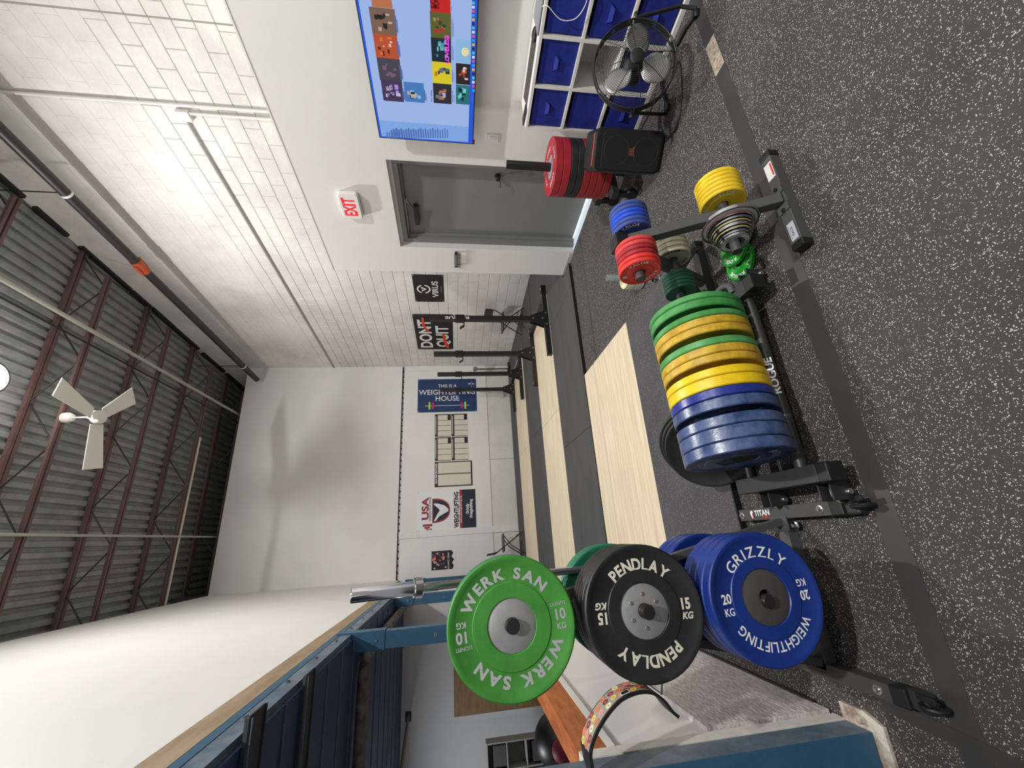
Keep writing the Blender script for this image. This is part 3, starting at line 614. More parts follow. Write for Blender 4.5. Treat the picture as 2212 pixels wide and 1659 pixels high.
# chrome plates, growing toward the leg
def chrome_letters(R):
    def f(l, z):
        for a in (40, 190): ring(l, 'WERKSAN', a, R*.74, R*.22, .01, .08, 1, z)
    return f
x = 1.215; Rs = [.066, .07, .079, .086, .090, .097, .106, .128]
for i, r in enumerate(Rs):
    t0 = .012 if i not in (3, 6, 7) else .016
    pl = thing('chrome_change_plate', 'small chrome change plate on the lower near peg, %s from the end facing the camera' % ords[i], 'weight plate'); pl.matrix_world = face((x + t0/2, 1.385, .222), (-1, 0, 0)) @ RZ(.6*i)
    MB().lathe([(.026, -t0/2), (.026, t0/2 + .001), (.034, t0/2 + .001), (r - .006, t0/2 - .002), (r - .001, t0/2), (r, t0/2 - .001), (r, -t0/2), (.026, -t0/2)], 48).build('plate_body', CHROME, pl, True)
    if i in (0, 7):
        MB().lathe([(r*.52, t0/2 + .0005), (r*.92, t0/2 - .0008)], 48).build('painted_ring', mat('ring_grey', (186, 186, 190), .5), pl, True)
        l = Words(); chrome_letters(r)(l, t0/2 + .001); l.build('lettering', CAPB, pl)
    if i in (2, 4, 6):
        MB().lathe([(r + .0005, .001), (r + .0005, -.002)], 40).build('coloured_band', mat('band%d' % i, ((206, 186, 40), (206, 186, 40), (150, 40, 44))[(2, 4, 6).index(i)], .5), pl, True)
    x += t0 + .001
# green plates lying on the floor
GL = col('lime_green', (44, 160, 52), (34, 140, 44), .45)
def rg(R):
    def f(l, z):
        for a in (95, 255): ring(l, 'ROGUE', a, R*.74, R*.27, .03, .12, 1.15, z)
        ring(l, 'LB', 175, R*.72, R*.2, .03, .1, 1, z); l.mesh(tmesh('10', R*.30, .03), T_(0, -R*.42, z) @ RZ(0))
    return f
P1 = onz(1598, 566, .015); P2 = onz(1588, 536, .04)
make_plate('lime green change plate flat on the floor, lower of two', GL, .1, .025, T_(P1.x, P1.y, .0135) @ RZ(-.8), GL, .04, rg(.1), WHITE, name='change_plate', flush=.002)
make_plate('lime green change plate resting tilted on top of the lower one', GL, .1, .025, T_(P2.x, P2.y, .043) @ Matrix.Rotation(.14, 4, Vector((.3, 1, 0))) @ RZ(-.9), GL, .04, rg(.1), WHITE, name='change_plate', flush=.002)
# cream plates on a clear tube
P = C0 + ray(1392, 603)*3.13
cx, cy = 1.90, 2.62
ts = thing('loading_pin', 'clear plastic tube standing up through small cream plates on the floor', 'tube', (cx, cy, 0))
MB().lathe([(.0235, .0), (.0235, .30), (.020, .30), (.020, 0)], 24).build('clear_tube', mat('clear_plastic', (222, 232, 232), .12, trans=.75), ts, True)
MB().lathe([(0, .0), (.06, 0), (.06, .006), (0, .006)], 24).build('base_disc', WHITEP, ts)
CR2 = col('cream_pale', (228, 224, 190), (214, 208, 172), .55); CR3 = col('lilac_white', (206, 196, 200), (194, 184, 188), .55)
z = .008
for i, (t0, c, nm) in enumerate(((.022, CR3, 'pale lilac'), (.022, CR3, 'pale lilac'), (.022, CR3, 'pale lilac'), (.022, CR3, 'pale lilac'), (.018, CR2, 'cream'), (.018, CR2, 'cream'), (.026, CR2, 'cream'))):
    make_plate('%s small plate round the clear tube, %s from the floor' % (nm, ords[i]), c, .088, t0 - .001, T_(cx, cy, z + t0/2), c, .035, (lambda l, zz: [ring(l, 'LB 5', a, .064, .018, 0, .1, 1, zz) for a in (0, 180)]) if i == 6 else None, CRM, name='change_plate', flush=.002, hole=.025); z += t0
P = onz(1419, 604, .02)
cc = MB().lathe([(.026, 0), (.04, 0), (.04, .012), (.026, .014), (.026, .05), (.022, .05), (.022, 0)], 28, T_(P.x, P.y, .002)).build('chrome_collar', CHROME, None, True); tag(cc, 'small chrome barbell collar on the floor behind the red change plates', 'collar')
# ================================================================== stack of large plates on a vertical pin + speaker
sx, sy = 2.87, 2.45
vs_ = thing('vertical_plate_stand', 'black low stand with a tall pin through red and black bumper plates', 'plate rack', (sx, sy, 0), RA)
MB().box(-.025, .025, -.025, .025, .05, 1.08).build('pin', CAPB, vs_, bev=.002)
MB().box(-.3, .3, -.04, .04, .17, .225).box(-.04, .04, -.33, .33, .17, .225).build('cross_frame', BLACK2, vs_, bev=.003)
for a in ((-.27, 0), (.27, 0), (0, -.3), (0, .3)):
    w = MB().box(a[0] - .02, a[0] + .02, a[1] - .02, a[1] + .02, .09, .17).lathe([(0, .018), (.045, .018), (.05, .01), (.05, -.01), (.045, -.018), (0, -.018)], 20, face((a[0], a[1], .05), (1, 0, 0))).build('caster', CAPB, vs_, True)
RBD = col('crimson', (166, 34, 48), (148, 26, 40), .5); RBR = col('brick_red', (150, 36, 40), (136, 30, 34), .5)
z = .228
for i, (t0, c, nm) in enumerate(((.062, RBR, 'brick red'), (.062, RBR, 'brick red'), (.062, RBR, 'brick red'), (.062, RBR, 'brick red'), (.055, BLK1, 'black'), (.055, BLK1, 'black'), (.065, RBD, 'crimson'), (.065, RBD, 'crimson'))):
    f_ = (lambda l, zz: [ring(l, w, a, .15, .036, .02, .14, 1.1, zz) for w, a in (('25 KG', 0), ('ROGUE', 90), ('25 KG', 180), ('ROGUE', 270))]) if i == 7 else None
    make_plate('%s bumper plate on the vertical pin, %s from the floor' % (nm, ords[i]), c, .225, t0 - .002, T_(sx, sy, z + t0/2), HUBG, .095, f_, PRINTW, hole=.03); z += t0
sp = thing('loudspeaker', 'black portable party speaker with an orange trim line standing on the floor', 'speaker', (2.62, 2.07, 0), math.radians(-47))
rr = []
def rrect(w, h, r, n=6):
    o = []
    for cx_, cy_, a0 in ((w/2 - r, h/2 - r, 0), (-w/2 + r, h/2 - r, PI/2), (-w/2 + r, -h/2 + r, PI), (w/2 - r, -h/2 + r, 1.5*PI)):
        for k in range(n + 1): a = a0 + PI/2*k/n; o.append((cx_ + r*math.cos(a), cy_ + r*math.sin(a)))
    return o
SPM = Matrix(((1, 0, 0, 0), (0, 0, -1, 0), (0, 1, 0, .265), (0, 0, 0, 1)))
MB().prism(rrect(.275, .51, .045), -.12, .12, SPM).build('cabinet', mat('speaker_black', (28, 28, 30), .5), sp, bev=.008)
MB().prism(rrect(.25, .44, .04), .12, .132, SPM @ T_(0, -.015, 0)).build('grille_cloth', mat('speaker_cloth', (22, 22, 24), .85, bump=.6, bscale=400), sp, bev=.005)
for zz in (.11, -.11): MB().lathe([(.088, .132), (.092, .1335), (.096, .132)], 40, SPM @ T_(0, zz - .015, 0)).build('woofer_ring', mat('spk_ring', (27, 27, 29), .7), sp, True)
MB().box(-.105, .105, -.085, -.08, .520, .5215).build('orange_trim', mat('orange_line', (236, 96, 50), .5, emit=.6), sp)
MB().mesh(tmesh('JBL', .055, .02), SPM @ T_(0, -.015, .1325) @ Matrix.Diagonal((.8, 1, 1, 1))).build('logo_lettering', mat('logo_orange', (150, 78, 54), .5), sp)
P = onz(1320, 437, .02)
for i, a in enumerate((0, .5)):
    cl = thing('spring_clip', ('chrome' if i == 0 else 'black') + ' spring clip on the floor beside the vertical plate stand', 'clip', (P.x + .06*i, P.y - .05*i, 0), a)
    MB().tube([(.03*math.cos(t*.6), .006*t - .02, .035 + .03*math.sin(t*.6)) for t in range(22)], .003, 6).build('spring_coil', ZINC if i == 0 else CAPB, cl, True)
    MB().tube([(.03, -.02, .035), (.07, -.03, .05)], .005, 6).tube([(.03, .1, .035), (.07, .11, .05)], .005, 6).build('grip_lever', CAPB, cl, True)
def cable(pts, r, label, name='cable', m=None):
    P_ = [Vector(p) for p in pts]; o = []
    for i in range(len(P_) - 1):
        p0, p1, p2, p3 = P_[max(i - 1, 0)], P_[i], P_[i + 1], P_[min(i + 2, len(P_) - 1)]
        for k in range(6):
            t = k/6; o.append(.5*((2*p1) + (p2 - p0)*t + (2*p0 - 5*p1 + 4*p2 - p3)*t*t + (3*p1 - p0 - 3*p2 + p3)*t*t*t))
    o.append(P_[-1]); return tag(MB().tube(o, r, 6).build(name, m or CAPB, None, True), label, 'cable')
cable([onz(1372, 392, .01), onz(1385, 412, .005), onz(1376, 421, .005), onz(1370, 395, .01)], .003, 'thin black cable loop beside the speaker')
cable([onz(1400, 340, .01), onz(1425, 318, .005), onz(1455, 285, .005), onz(1470, 240, .005), onz(1472, 170, .005), onz(1466, 135, .005), onz(1440, 160, .005), onz(1430, 180, .01)], .0035, 'thin black power cable on the floor from speaker to floor fan')
cable([onz(1372, 330, .01), onz(1380, 290, .005), onz(1405, 240, .005), onz(1415, 200, .01)], .0035, 'black cable on the floor between speaker and cube shelf')
# ================================================================== squat stands
def stand(label, Ya, Yb, pxa, pxb, xa0, xa1, xb0, xb1, H=1.88, letters=False):
    o = thing('squat_stand', label, 'squat rack')
    ps = []
    for Y, (px, py), x0, x1 in ((Ya, pxa, xa0, xa1), (Yb, pxb, xb0, xb1)):
        X = ony(px, py, Y).x; ps.append(X)
        MB().box(x0, x1, Y - .038, Y + .038, PZ, PZ + .076).build('foot_bar', BLACK, o, bev=.003)
        up = MB().box(X - .038, X + .038, Y - .038, Y + .038, PZ + .076, H).build('upright', BLACK, o, bev=.003)
        for s in (-1, 1):
            MB().prism([(X - .13, PZ + .01), (X + .13, PZ + .01), (X + .13, PZ + .08), (X + .045, PZ + .30), (X - .045, PZ + .30), (X - .13, PZ + .08)], s*.040, s*.044, Matrix(((1, 0, 0, 0), (0, 0, 1, Y), (0, 1, 0, 0), (0, 0, 0, 1)))).build('gusset', BLACK, o)
        for bx, bz in ((0, .25), (0, .1), (-.1, .04), (.1, .04)): MB().lathe([(0, .012), (.012, .01), (.016, 0)], 10, face((X + bx, Y - .044, PZ + bz), (0, -1, 0))).build('bolt', ZINC, o)
        for bx in (x0 + .05, x1 - .05, x1 - .18): MB().lathe([(0, .01), (.012, .008), (.015, 0)], 10, T_(bx, Y, PZ + .076)).build('bolt', ZINC, o)
        for k in range(18): MB().box(X - .0385, X - .038, Y - .008, Y + .008, .55 + k*.06, .565 + k*.06).build('hole', CAPB, up) if False else None
        j = MB().box(X - .048, X + .048, Y - .048, Y + .048, 1.36, 1.50).box(X - .12, X - .048, Y - .03, Y + .03, 1.36, 1.375).beam((X - .12, Y, 1.365), (X - .165, Y, 1.43), .06, .014).build('bar_hook', CAPB, o, bev=.002)
    xr = min(xa1, xb1) - .10
    MB().box(xr - .035, xr + .035, Ya + .038, Yb - .038, PZ, PZ + .07).build('tie_bar', BLACK, o, bev=.003)
    MB().beam((xr, Ya + .45, PZ + .07), (ps[0] + .03, Ya + .03, .42), .05, .05).build('diagonal_brace', BLACK, o) if False else None
    if letters:
        MB().mesh(tmesh('ROGUE', .085, .03), face((ps[0], Ya - .0385, 1.47), (0, -1, 0)) @ RZ(PI/2) @ Matrix.Diagonal((1.3, .72, 1, 1))).build('lettering', PRINTW, o)
stand('nearer black squat stand pair with white lettering on its near upright', 5.50, 6.70, (1180, 690), (1150, 764), 2.55, 3.79, 2.50, 3.65, letters=True)
stand('farther black squat stand pair in front of the blue banner', 8.16, 9.38, (1112, 807), (1098, 840.5), 2.74, 3.85, 2.84, 3.76)
# ================================================================== folding chairs
def chair(label, P, rz, bz):
    o = thing('folding_chair', label, 'chair', (P[0], P[1], bz), rz)       # faces local -Y
    MB().prism(rrect(.40, .38, .06), .44, .462, T_(0, -.02, 0)).build('seat', BLACK2, o, bev=.004)
    MB().prism(rrect(.42, .18, .07), -.008, .008, Matrix(((1, 0, 0, 0), (0, 0, 1, .2), (0, 1, 0, .74), (0, 0, 0, 1)))).build('backrest', BLACK, o, bev=.003)
    for s in (-1, 1):
        MB().tube([(s*.2, .21, .82), (s*.2, .18, .62), (s*.21, -.22, .01)], .011, 8).build('leg', BLACK, o, True)
        MB().tube([(s*.19, -.15, .44), (s*.19, .05, .30), (s*.2, .24, .01)], .011, 8).build('leg', BLACK, o, True)
    MB().tube([(-.2, -.17, .12), (.2, -.17, .12)], .008, 8).tube([(-.2, .18, .12), (.2, .18, .12)], .008, 8).build('crossbar', BLACK, o, True)
chair('black metal folding chair against the block wall beside the squat stand', (4.28, 7.55), -PI/2 - .12, PZ)
P = onz(1131, 1168, PZ)
chair('black metal folding chair at the far wall near the small poster', (-.16, 9.75), PI/2 + .1, PZ)
P = onz(1101, 797, PZ)
mst = thing('metal_head_stand', 'black upright pole with a silver metal head in the far corner', 'stand', (ony(1060, 797, 9.95).x, 9.95, PZ))
MB().tube([(0, 0, 0), (0, 0, .88)], .016, 10).build('pole', BLACK, mst, True)
MB().box(-.05, .05, -.05, .05, .88, .98).build('head', STEEL, mst, bev=.008)
MB().box(-.22, .18, -.03, .03, 0, .05).box(-.03, .03, -.15, .15, 0, .05).build('base', BLACK, mst)
for i, (yy, xx) in enumerate(((9.72, .35), (9.9, .45))):
    pass
# ================================================================== banners and posters
def rect(l, y0, y1, z0, z1, d, mi=0, M=None, depth=.0006): return l.box(y0, y1, z0, z1, d, d + depth, M, mi)
def wallM(M, P0=(0, 0, 0)):   # local print frame on a side wall: x to the reader's right, y up, z out of the wall
    return M @ Matrix(((0, 0, -1, P0[0]), (-1, 0, 0, P0[1]), (0, 1, 0, P0[2]), (0, 0, 0, 1)))
NAVYP = mat('print_navy', (30, 56, 104), .65, noise=.12, nscale=3, bump=.3, bscale=6); BLKP = mat('print_black', (24, 24, 26), .6, bump=.3, bscale=6); NAVD = mat('print_dark_navy', (28, 32, 54), .6); REDP = mat('print_red', (150, 44, 50), .6)
ORP = mat('print_orange_red', (224, 62, 32), .5); WBAN = mat('banner_white', (226, 226, 230), .6, bump=.3, bscale=5)
def frame_on(M, xa, ya, xb, yb, dx=0):
    p, q = onr(xa, ya, M, dx), onr(xb, yb, M, dx)
    w, h = abs(q.y - p.y), abs(p.z - q.z); return w, h, (p.y + q.y)/2, (p.z + q.z)/2
# VIRUS
def banner(name, label, M, w, h, m, cat='banner', eyelets=True, wave=.004):
    o = thing(name, label, cat); o.matrix_world = M
    n = 12; v = []; f = []
    for i in range(n + 1):
        for j in range(n + 1): v.append((w*(i/n - .5), h*(j/n - .5), .004 + wave*.5*(math.sin(i*1.3 + j*.5) + math.sin(j*.9 + 2)) if 0 < i < n and 0 < j < n else .003))
    k = (n + 1)**2
    for i in range(n):
        for j in range(n): a = i*(n + 1) + j; f.append((a, a + n + 1, a + n + 2, a + 1))
    MB().add(v, f).box(-w/2, w/2, -h/2, h/2, .0, .002).build('sheet', m, o, True)
    if eyelets:
        for sx_ in (-1, 1):
            for sy_ in (-1, 1): MB().lathe([(.006, .008), (.012, .0095), (.014, .006)], 12, T_(sx_*(w/2 - .025), sy_*(h/2 - .025), 0)).build('eyelet', ZINC, o)
    return o
w, h, yc, zc_ = frame_on(BLK, 889, 592, 960, 652)
vb = banner('wall_banner', 'black banner with white circular emblem and VIRUS lettering', wallM(BLK, (-.002, yc, zc_)), w, h, BLKP)
l = MB(); z0 = .012
for a0, a1 in ((.35, 2.75), (3.35, 6.1)):
    n = 16
    pts = [(.135*math.cos(a0 + (a1 - a0)*k/n), .135*math.sin(a0 + (a1 - a0)*k/n) + .1) for k in range(n + 1)] + [(.105*math.cos(a1 - (a1 - a0)*k/n), .105*math.sin(a1 - (a1 - a0)*k/n) + .1) for k in range(n + 1)]
    l.prism(pts, z0, z0 + .001)
l.prism([(-.07, .14), (-.03, .14), (.0, .085), (.05, .14), (.075, .14), (.0, .04)], z0, z0 + .001).prism([(.0, .10), (.02, .15), (.06, .16)], z0, z0 + .001)
l.build('emblem', PRINTW, vb)
MB().mesh(tmesh('VIRUS', .17, .02), T_(0, -.13, z0) @ Matrix.Diagonal((1.12, 1, 1, 1))).build('lettering', PRINTW, vb)
rect(MB(), -.1, .1, -.243, -.238, z0).build('thin_line', PRINTW, vb)
w, h, yc, zc_ = frame_on(BLK, 890, 678, 979, 754)
qb = banner('wall_banner', 'black banner reading DONT QUIT with orange-red strokes', wallM(BLK, (-.002, yc, zc_)), w, h, BLKP)
MB().mesh(tmesh('DONT', .40, .03), T_(-.06, .19, z0) @ Matrix.Diagonal((1.05, 1, 1, 1))).build('lettering', PRINTW, qb)
MB().mesh(tmesh('QUIT', .40, .03), T_(-.16, -.2, z0) @ Matrix.Diagonal((1.0, 1, 1, 1))).build('lettering', PRINTW, qb)
MB().prism([(.1, .17), (.32, .25), (.66, .25), (.64, .20), (.3, .19), (.1, .10), (.05, .13)], .013, .0145).build('paint_stroke', ORP, qb)
MB().prism([(-.68, -.27), (-.4, -.2), (-.02, -.18), (-.02, -.24), (-.35, -.27), (-.6, -.34), (-.7, -.33)], .013, .0145).build('paint_stroke', ORP, qb)
# far wall prints: frame x right, y up, z to the room
def farM(x, z, rot=0): return face((x, FY - .014, z), (0, -1, 0)) @ RZ(rot)
hb = banner('wall_banner', 'blue banner turned sideways reading THIS IS A WEIGHTLIFTING HOUSE', farM(3.625, 1.71, -PI/2), 1.55, .93, NAVYP)
for t_, x_, y_, s_ in (('THIS IS A', -.0, .26, .125), ('WEIGHTLIFTING', .0, .08, .2), ('HOUSE', 0, -.10, .2)): MB().mesh(tmesh(t_, s_, .01), T_(x_, y_, z0)).build('lettering', PRINTW, hb)
l = MB(); line(l, 'W', .60, .31, .08, z=z0); line(l, 'H', .70, .31, .08, z=z0); rect(l, .648, .652, .2, .4, z0); l.build('monogram', PRINTW, hb)
MB().box(-.58, .58, -.298, -.286, z0, z0 + .001).box(-.58, -.5, -.305, -.28, z0, z0 + .001).box(.5, .58, -.305, -.28, z0, z0 + .001).build('printed_bar', PRINTW, hb)
for sg in (-1, 1):
    for k, (c_, hh, ww) in enumerate((((206, 214, 60), .1, .04), ((60, 150, 90), .1, .012), ((40, 80, 170), .085, .02), ((208, 40, 96), .09, .04))):
        x_ = sg*(.47 - k*.032); MB().box(x_ - ww/2, x_ + ww/2, -.292 - hh, -.292 + hh, z0, z0 + .0015).build('printed_plate', mat('pp%d' % k, c_, .6), hb)
CREAMP = mat('chart_paper', (218, 212, 196), .6); MAR = mat('chart_maroon', (110, 44, 58), .6); CHB = mat('chart_black', (34, 26, 34), .6); GRYL = mat('chart_line', (150, 144, 132), .7)
def chart(x, z, i):
    o = thing('training_chart', 'dark bordered training chart with cream tables, %s of the four small ones' % ('upper left', 'lower left', 'upper right', 'lower right')[i], 'poster'); o.matrix_world = farM(x, z)
    MB().box(-.3, .3, -.205, .205, 0, .003).build('sheet', CHB, o)
    for k in range(4):
        x0 = -.285 + k*.143; hh = .36 if k < 3 else .29
        MB().box(x0, x0 + .13, .145 - hh if k < 3 else -.12, .145, .003, .004).build('table_panel', CREAMP, o)
    l = MB()
    for k in range(4):
        x0 = -.285 + k*.143
        l.box(x0, x0 + .13, .13, .15, .004, .0048, mi=0)
        for q in (.04, .085): l.box(x0 + q, x0 + q + .005, -.19 if k < 3 else -.1, .12, .004, .0046, mi=1)
    l.build('table_print', [MAR, GRYL], o)
    MB().box(-.24, .25, .172, .188, .003, .0042).build('heading', PRINTW, o)
for i, (x, z) in enumerate(((2.18, 1.832), (2.18, 1.407), (2.80, 1.832), (2.80, 1.407))): chart(x, z, i)
mp = thing('percentage_chart', 'large dark bordered chart headed MAX PERCENTAGES', 'poster'); mp.matrix_world = farM(1.545, 1.575)
MB().box(-.31, .31, -.465, .465, 0, .003).build('sheet', CHB, mp)
for s in (-1, 1):
    MB().box(min(s*.285, s*.01), max(s*.285, s*.01), -.43, .385, .003, .004).build('table_panel', CREAMP, mp)
l = MB()
for k in range(26): l.box(-.28, .28, .37 - k*.031, .372 - k*.031, .004, .0045, mi=1)
for k in range(26): l.box(-.285, -.27, .37 - k*.031, .378 - k*.031, .004, .005, mi=0).box(.01, .025, .37 - k*.031, .378 - k*.031, .004, .005, mi=0)
l.box(-.285, .285, .385, .39, .004, .005, mi=2).build('table_print', [CHB, GRYL, MAR], mp)
MB().mesh(tmesh('MAX PERCENTAGES', .062, .03), T_(.02, .427, .004) @ Matrix.Diagonal((.88, 1, 1, 1))).build('lettering', PRINTW, mp)
ub = banner('wall_banner', 'white and navy USA WEIGHTLIFTING club banner with red shield', farM(.685, 1.755), .92, 1.40, WBAN)
MB().box(-.46, .46, -.7, -.375, .008, .0095).build('navy_band', NAVD, ub); MB().box(-.46, .46, -.375, -.315, .008, .0097).build('red_band', REDP, ub)
MB().mesh(tmesh('USA', .24, .035), T_(.05, .5, .01) @ Matrix.Diagonal((1.15, .9, 1, 1))).build('lettering', REDP, ub)
MB().mesh(tmesh('WEIGHTLIFTING', .075, .0, .2), T_(.04, .39, .01)).build('lettering', NAVD, ub)
MB().mesh(tmesh('WEIGHTLIFTING', .15, .035), T_(.0, -.24, .01) @ Matrix.Diagonal((.74, 1, 1, 1))).build('lettering', BLKP, ub)
MB().mesh(tmesh('www.usaweightlifting.org', .062, .01), T_(0, -.345, .0102)).build('lettering', PRINTW, ub)
MB().mesh(tmesh('Grizzly', .10, .03), T_(.0, -.50, .0102) @ Matrix.Diagonal((.85, 1, 1, 1))).build('lettering', PRINTW, ub)
MB().mesh(tmesh('Weightlifting', .10, .03), T_(.0, -.59, .0102) @ Matrix.Diagonal((.85, 1, 1, 1))).build('lettering', PRINTW, ub)
def shield(s, dy=0):
    pts = [(-.28*s, .34 + dy), (.28*s, .34 + dy)]
    for k in range(13): a = PI/2*k/12; pts.append((.28*s*math.cos(a)**.8, .28 + dy - .36*s*math.sin(a)))
    for k in range(12, -1, -1): a = PI/2*k/12; pts.append((-.28*s*math.cos(a)**.8, .28 + dy - .36*s*math.sin(a)))
    return pts
MB().prism(shield(1), .008, .0095).build('shield_border', REDP, ub); MB().prism(shield(.86, -.02), .0095, .0102).build('shield_field', NAVD, ub)
MB().prism([(-.23, .30), (-.05, .20), (.0, .16), (.05, .20), (.14, .30), (.17, .30), (.16, .2), (.11, .05), (.03, -.04), (-.03, -.04), (-.08, .06), (-.14, .18), (-.24, .26)], .0102, .0108).build('lifter_shape', WBAN, ub)
MB().box(-.40, -.36, .40, .52, .008, .0095).box(-.35, -.30, .34, .56, .008, .0095).box(-.43, -.41, .42, .48, .008, .0095).build('barbell_mark', REDP, ub)
st5 = [( .03*(1 if k % 2 == 0 else .42)*math.sin(k*PI/5) - .42, .03*(1 if k % 2 == 0 else .42)*math.cos(k*PI/5) + .37) for k in range(10)]
MB().prism(st5, .008, .0095).build('star_mark', NAVD, ub)
pb = thing('team_poster', 'small dark poster with pink and blue figures and ripped lower edge on the far wall', 'poster'); pb.matrix_world = farM(-.425, 1.84)
MB().box(-.215, .215, -.28, .27, 0, .002).build('backing_sheet', WBAN, pb)
jag = [(-.2, .27), (.205, .27), (.205, -.19), (.14, -.23), (.07, -.19), (0, -.25), (-.06, -.2), (-.13, -.24), (-.2, -.21)]
MB().prism(jag, .002, .004).build('dark_sheet', CHB, pb)
random.seed(3); PC = [mat('post_pink', (206, 150, 136), .6), mat('post_blue', (62, 76, 140), .6), mat('post_red', (176, 50, 60), .6), PRINTW]
for k in range(16):
    x_, y_, a_ = random.uniform(-.17, .17), random.uniform(-.02, .24), random.uniform(0, 3); r_ = random.uniform(.012, .03)
    MB().prism([(r_*1.7*math.cos(t*PI/4), r_*math.sin(t*PI/4)) for t in range(8)], .004, .0045 + k*.0001, T_(x_, y_, 0) @ RZ(a_)).build('figure_shape', PC[(0, 0, 1, 2)[k % 4]], pb)
for x_, y_ in ((-.16, .2), (.15, .14), (-.15, -.05)): MB().prism([(x_ + .028*(1 if k % 2 == 0 else .42)*math.sin(k*PI/5), y_ + .028*(1 if k % 2 == 0 else .42)*math.cos(k*PI/5)) for k in range(10)], .0045, .0062).build('star_mark', PRINTW, pb)
MB().mesh(tmesh('OLYMPIC TEAM', .05, .02), T_(-.02, -.12, .0045)).build('lettering', PRINTW, pb)
# EXIT sign
e0, e1 = onr(742, 468, OFF, -.05), onr(775, 424, OFF, -.05)
p0 = onr(742, 421, OFF, -.05); ye, ze = (e0.y + e1.y)/2, 2.69
ex = thing('exit_sign', 'white exit sign with red EXIT letters above the door', 'sign'); ex.matrix_world = wallM(OFF, (0, onr(757, 447, OFF, -.05).y, onr(757, 447, OFF, -.05).z))
MB().prism(rrect(.315, .2, .03), .0, .052).build('housing', WHITEP, ex, bev=.004)
MB().prism(rrect(.30, .185, .028), .052, .056).build('face_plate', mat('exit_face', (232, 226, 226), .5), ex)
for i, c_ in enumerate('EXIT'):
    MB().mesh(tmesh(c_, .175, .035), T_((-.088, -.026, .030, .082)[i], 0, .0565) @ Matrix.Diagonal((.62 if c_ != 'I' else .85, 1, 1, 1))).build('red_letter', RED, ex)
MB().box(-.10, .02, .1, .112, .01, .045).build('mount', WHITEP, ex)
# medal hanger beside the door
p = onr(988, 561, OFF, -.02)
mh = thing('hook_rail', 'small black metal rail with hooks on the white wall between door and banner', 'hanger'); mh.matrix_world = wallM(OFF, (0, p.y, p.z))
MB().box(-.13, .13, -.0, .035, .03, .034).box(-.12, -.1, .0, .03, 0, .03).box(.1, .12, 0, .03, 0, .03).build('rail_plate', CAPB, mh)
for k in range(14): MB().box(-.125 + k*.0185, -.118 + k*.0185, -.035, .0, .03, .034).tube([(-.1215 + k*.0185, -.033, .032), (-.1215 + k*.0185, -.038, .045)], .003, 5).build('hook', CAPB, mh)
for k in range(9): MB().box(-.1 + k*.023, -.088 + k*.023, .012, .024, .034, .0345).build('engraved_mark', PRINTW, mh)
# wall switch plate
p = onr(1063, 298, OFF, 0)
sw = thing('wall_outlet', 'white wall switch plate under the television', 'switch plate'); sw.matrix_world = wallM(OFF, (0, p.y, p.z))
MB().prism(rrect(.075, .118, .006), 0, .006).build('cover_plate', WHITEP, sw, bev=.001); MB().box(-.016, .016, -.03, .03, .006, .009).build('rocker', WHITEP, sw, bev=.001)
# ================================================================== television
DXT = -.13
tv = thing('television', 'large wall mounted television showing a blue music library screen', 'television'); 
q0, q1 = onr(820.5, 303, OFF, DXT), onr(1022, 307, OFF, DXT)
zt, zb, yl = onr(820.5, 303, OFF, DXT).z, onr(1022.5, 306, OFF, DXT).z, (q0.y + q1.y)/2
Wt = (zt - zb)*16/9; TVM = wallM(OFF, (DXT, yl - Wt/2, (zt + zb)/2)); tv.matrix_world = TVM
hh = (zt - zb)/2
MB().box(-Wt/2, Wt/2, -hh, hh, -.03, 0).build('bezel', mat('tv_black', (18, 18, 20), .3), tv, bev=.003)
MB().box(-.25, .25, -.2, .2, -.13, -.03).box(-.6, .6, -.3, .2, -.055, -.03).build('wall_mount', CAPB, tv)
MB().box(-Wt/2, -Wt/2 + .03, -hh - .012, -hh, -.02, 0).build('indicator', mat('tv_red', (120, 30, 34), .5), tv)
def em(name, c, k=1.0): return mat(name, c, .4, emit=k, spec=.2)
scr = MB(); mats_ = []; 
def tcol(c):
    nm = 'px_%d_%d_%d' % c; m = em(nm, c, .80); 
    m.node_tree.nodes['Principled BSDF'].inputs['Base Color'].default_value = (.01, .01, .01, 1)
    if m not in mats_: mats_.append(m)
    return mats_.index(m)
def tl(x, y): p = onr(x, y, OFF, DXT - .001); q = (TVM.inverted() @ (OFF @ p)); return q.x, q.y
def trect(x0, y0, x1, y1, c, d=.001): 
    a = tl(x0, y1); b_ = tl(x1, y0); scr.box(min(a[0], b_[0]), max(a[0], b_[0]), min(a[1], b_[1]), max(a[1], b_[1]), d - .0004, d, None, tcol(c))
i_ = .008
scr.box(-Wt/2 + i_, Wt/2 - i_, -hh + i_, hh - i_, .0001, .0006, None, tcol((36, 92, 232)))
scr.box(-Wt/2 + i_ + .01, Wt/2 - i_, -hh + .045, hh - .022, .0006, .001, None, tcol((168, 196, 250)))
scr.box(-Wt/2 + i_ + .01, -Wt/2 + .155, -hh + .045, hh - .022, .001, .0014, None, tcol((136, 178, 244)))
tiles = [((805, 20, 852, 72), (128, 100, 84)), ((813, 75, 857, 124), (196, 84, 48)), ((821, 128, 863, 173), (72, 70, 84)), ((829, 176, 868, 217), (70, 52, 92)), ((876, 180, 915, 219), (70, 130, 200)),
 ((804, 0, 846, 14), (196, 120, 80)), ((930, 0, 973, 25), (206, 34, 34)), ((931, 28, 974, 81), (96, 100, 44)), ((933, 84, 974, 132), (18, 40, 52)), ((935, 136, 975, 179), (232, 214, 40)), ((937, 182, 975, 222), (44, 42, 54)), ((985, 139, 1016, 181), (46, 32, 32)), ((985, 185, 1015, 224), (40, 120, 126)), ((985, 87, 1018, 134), (146, 196, 240))]
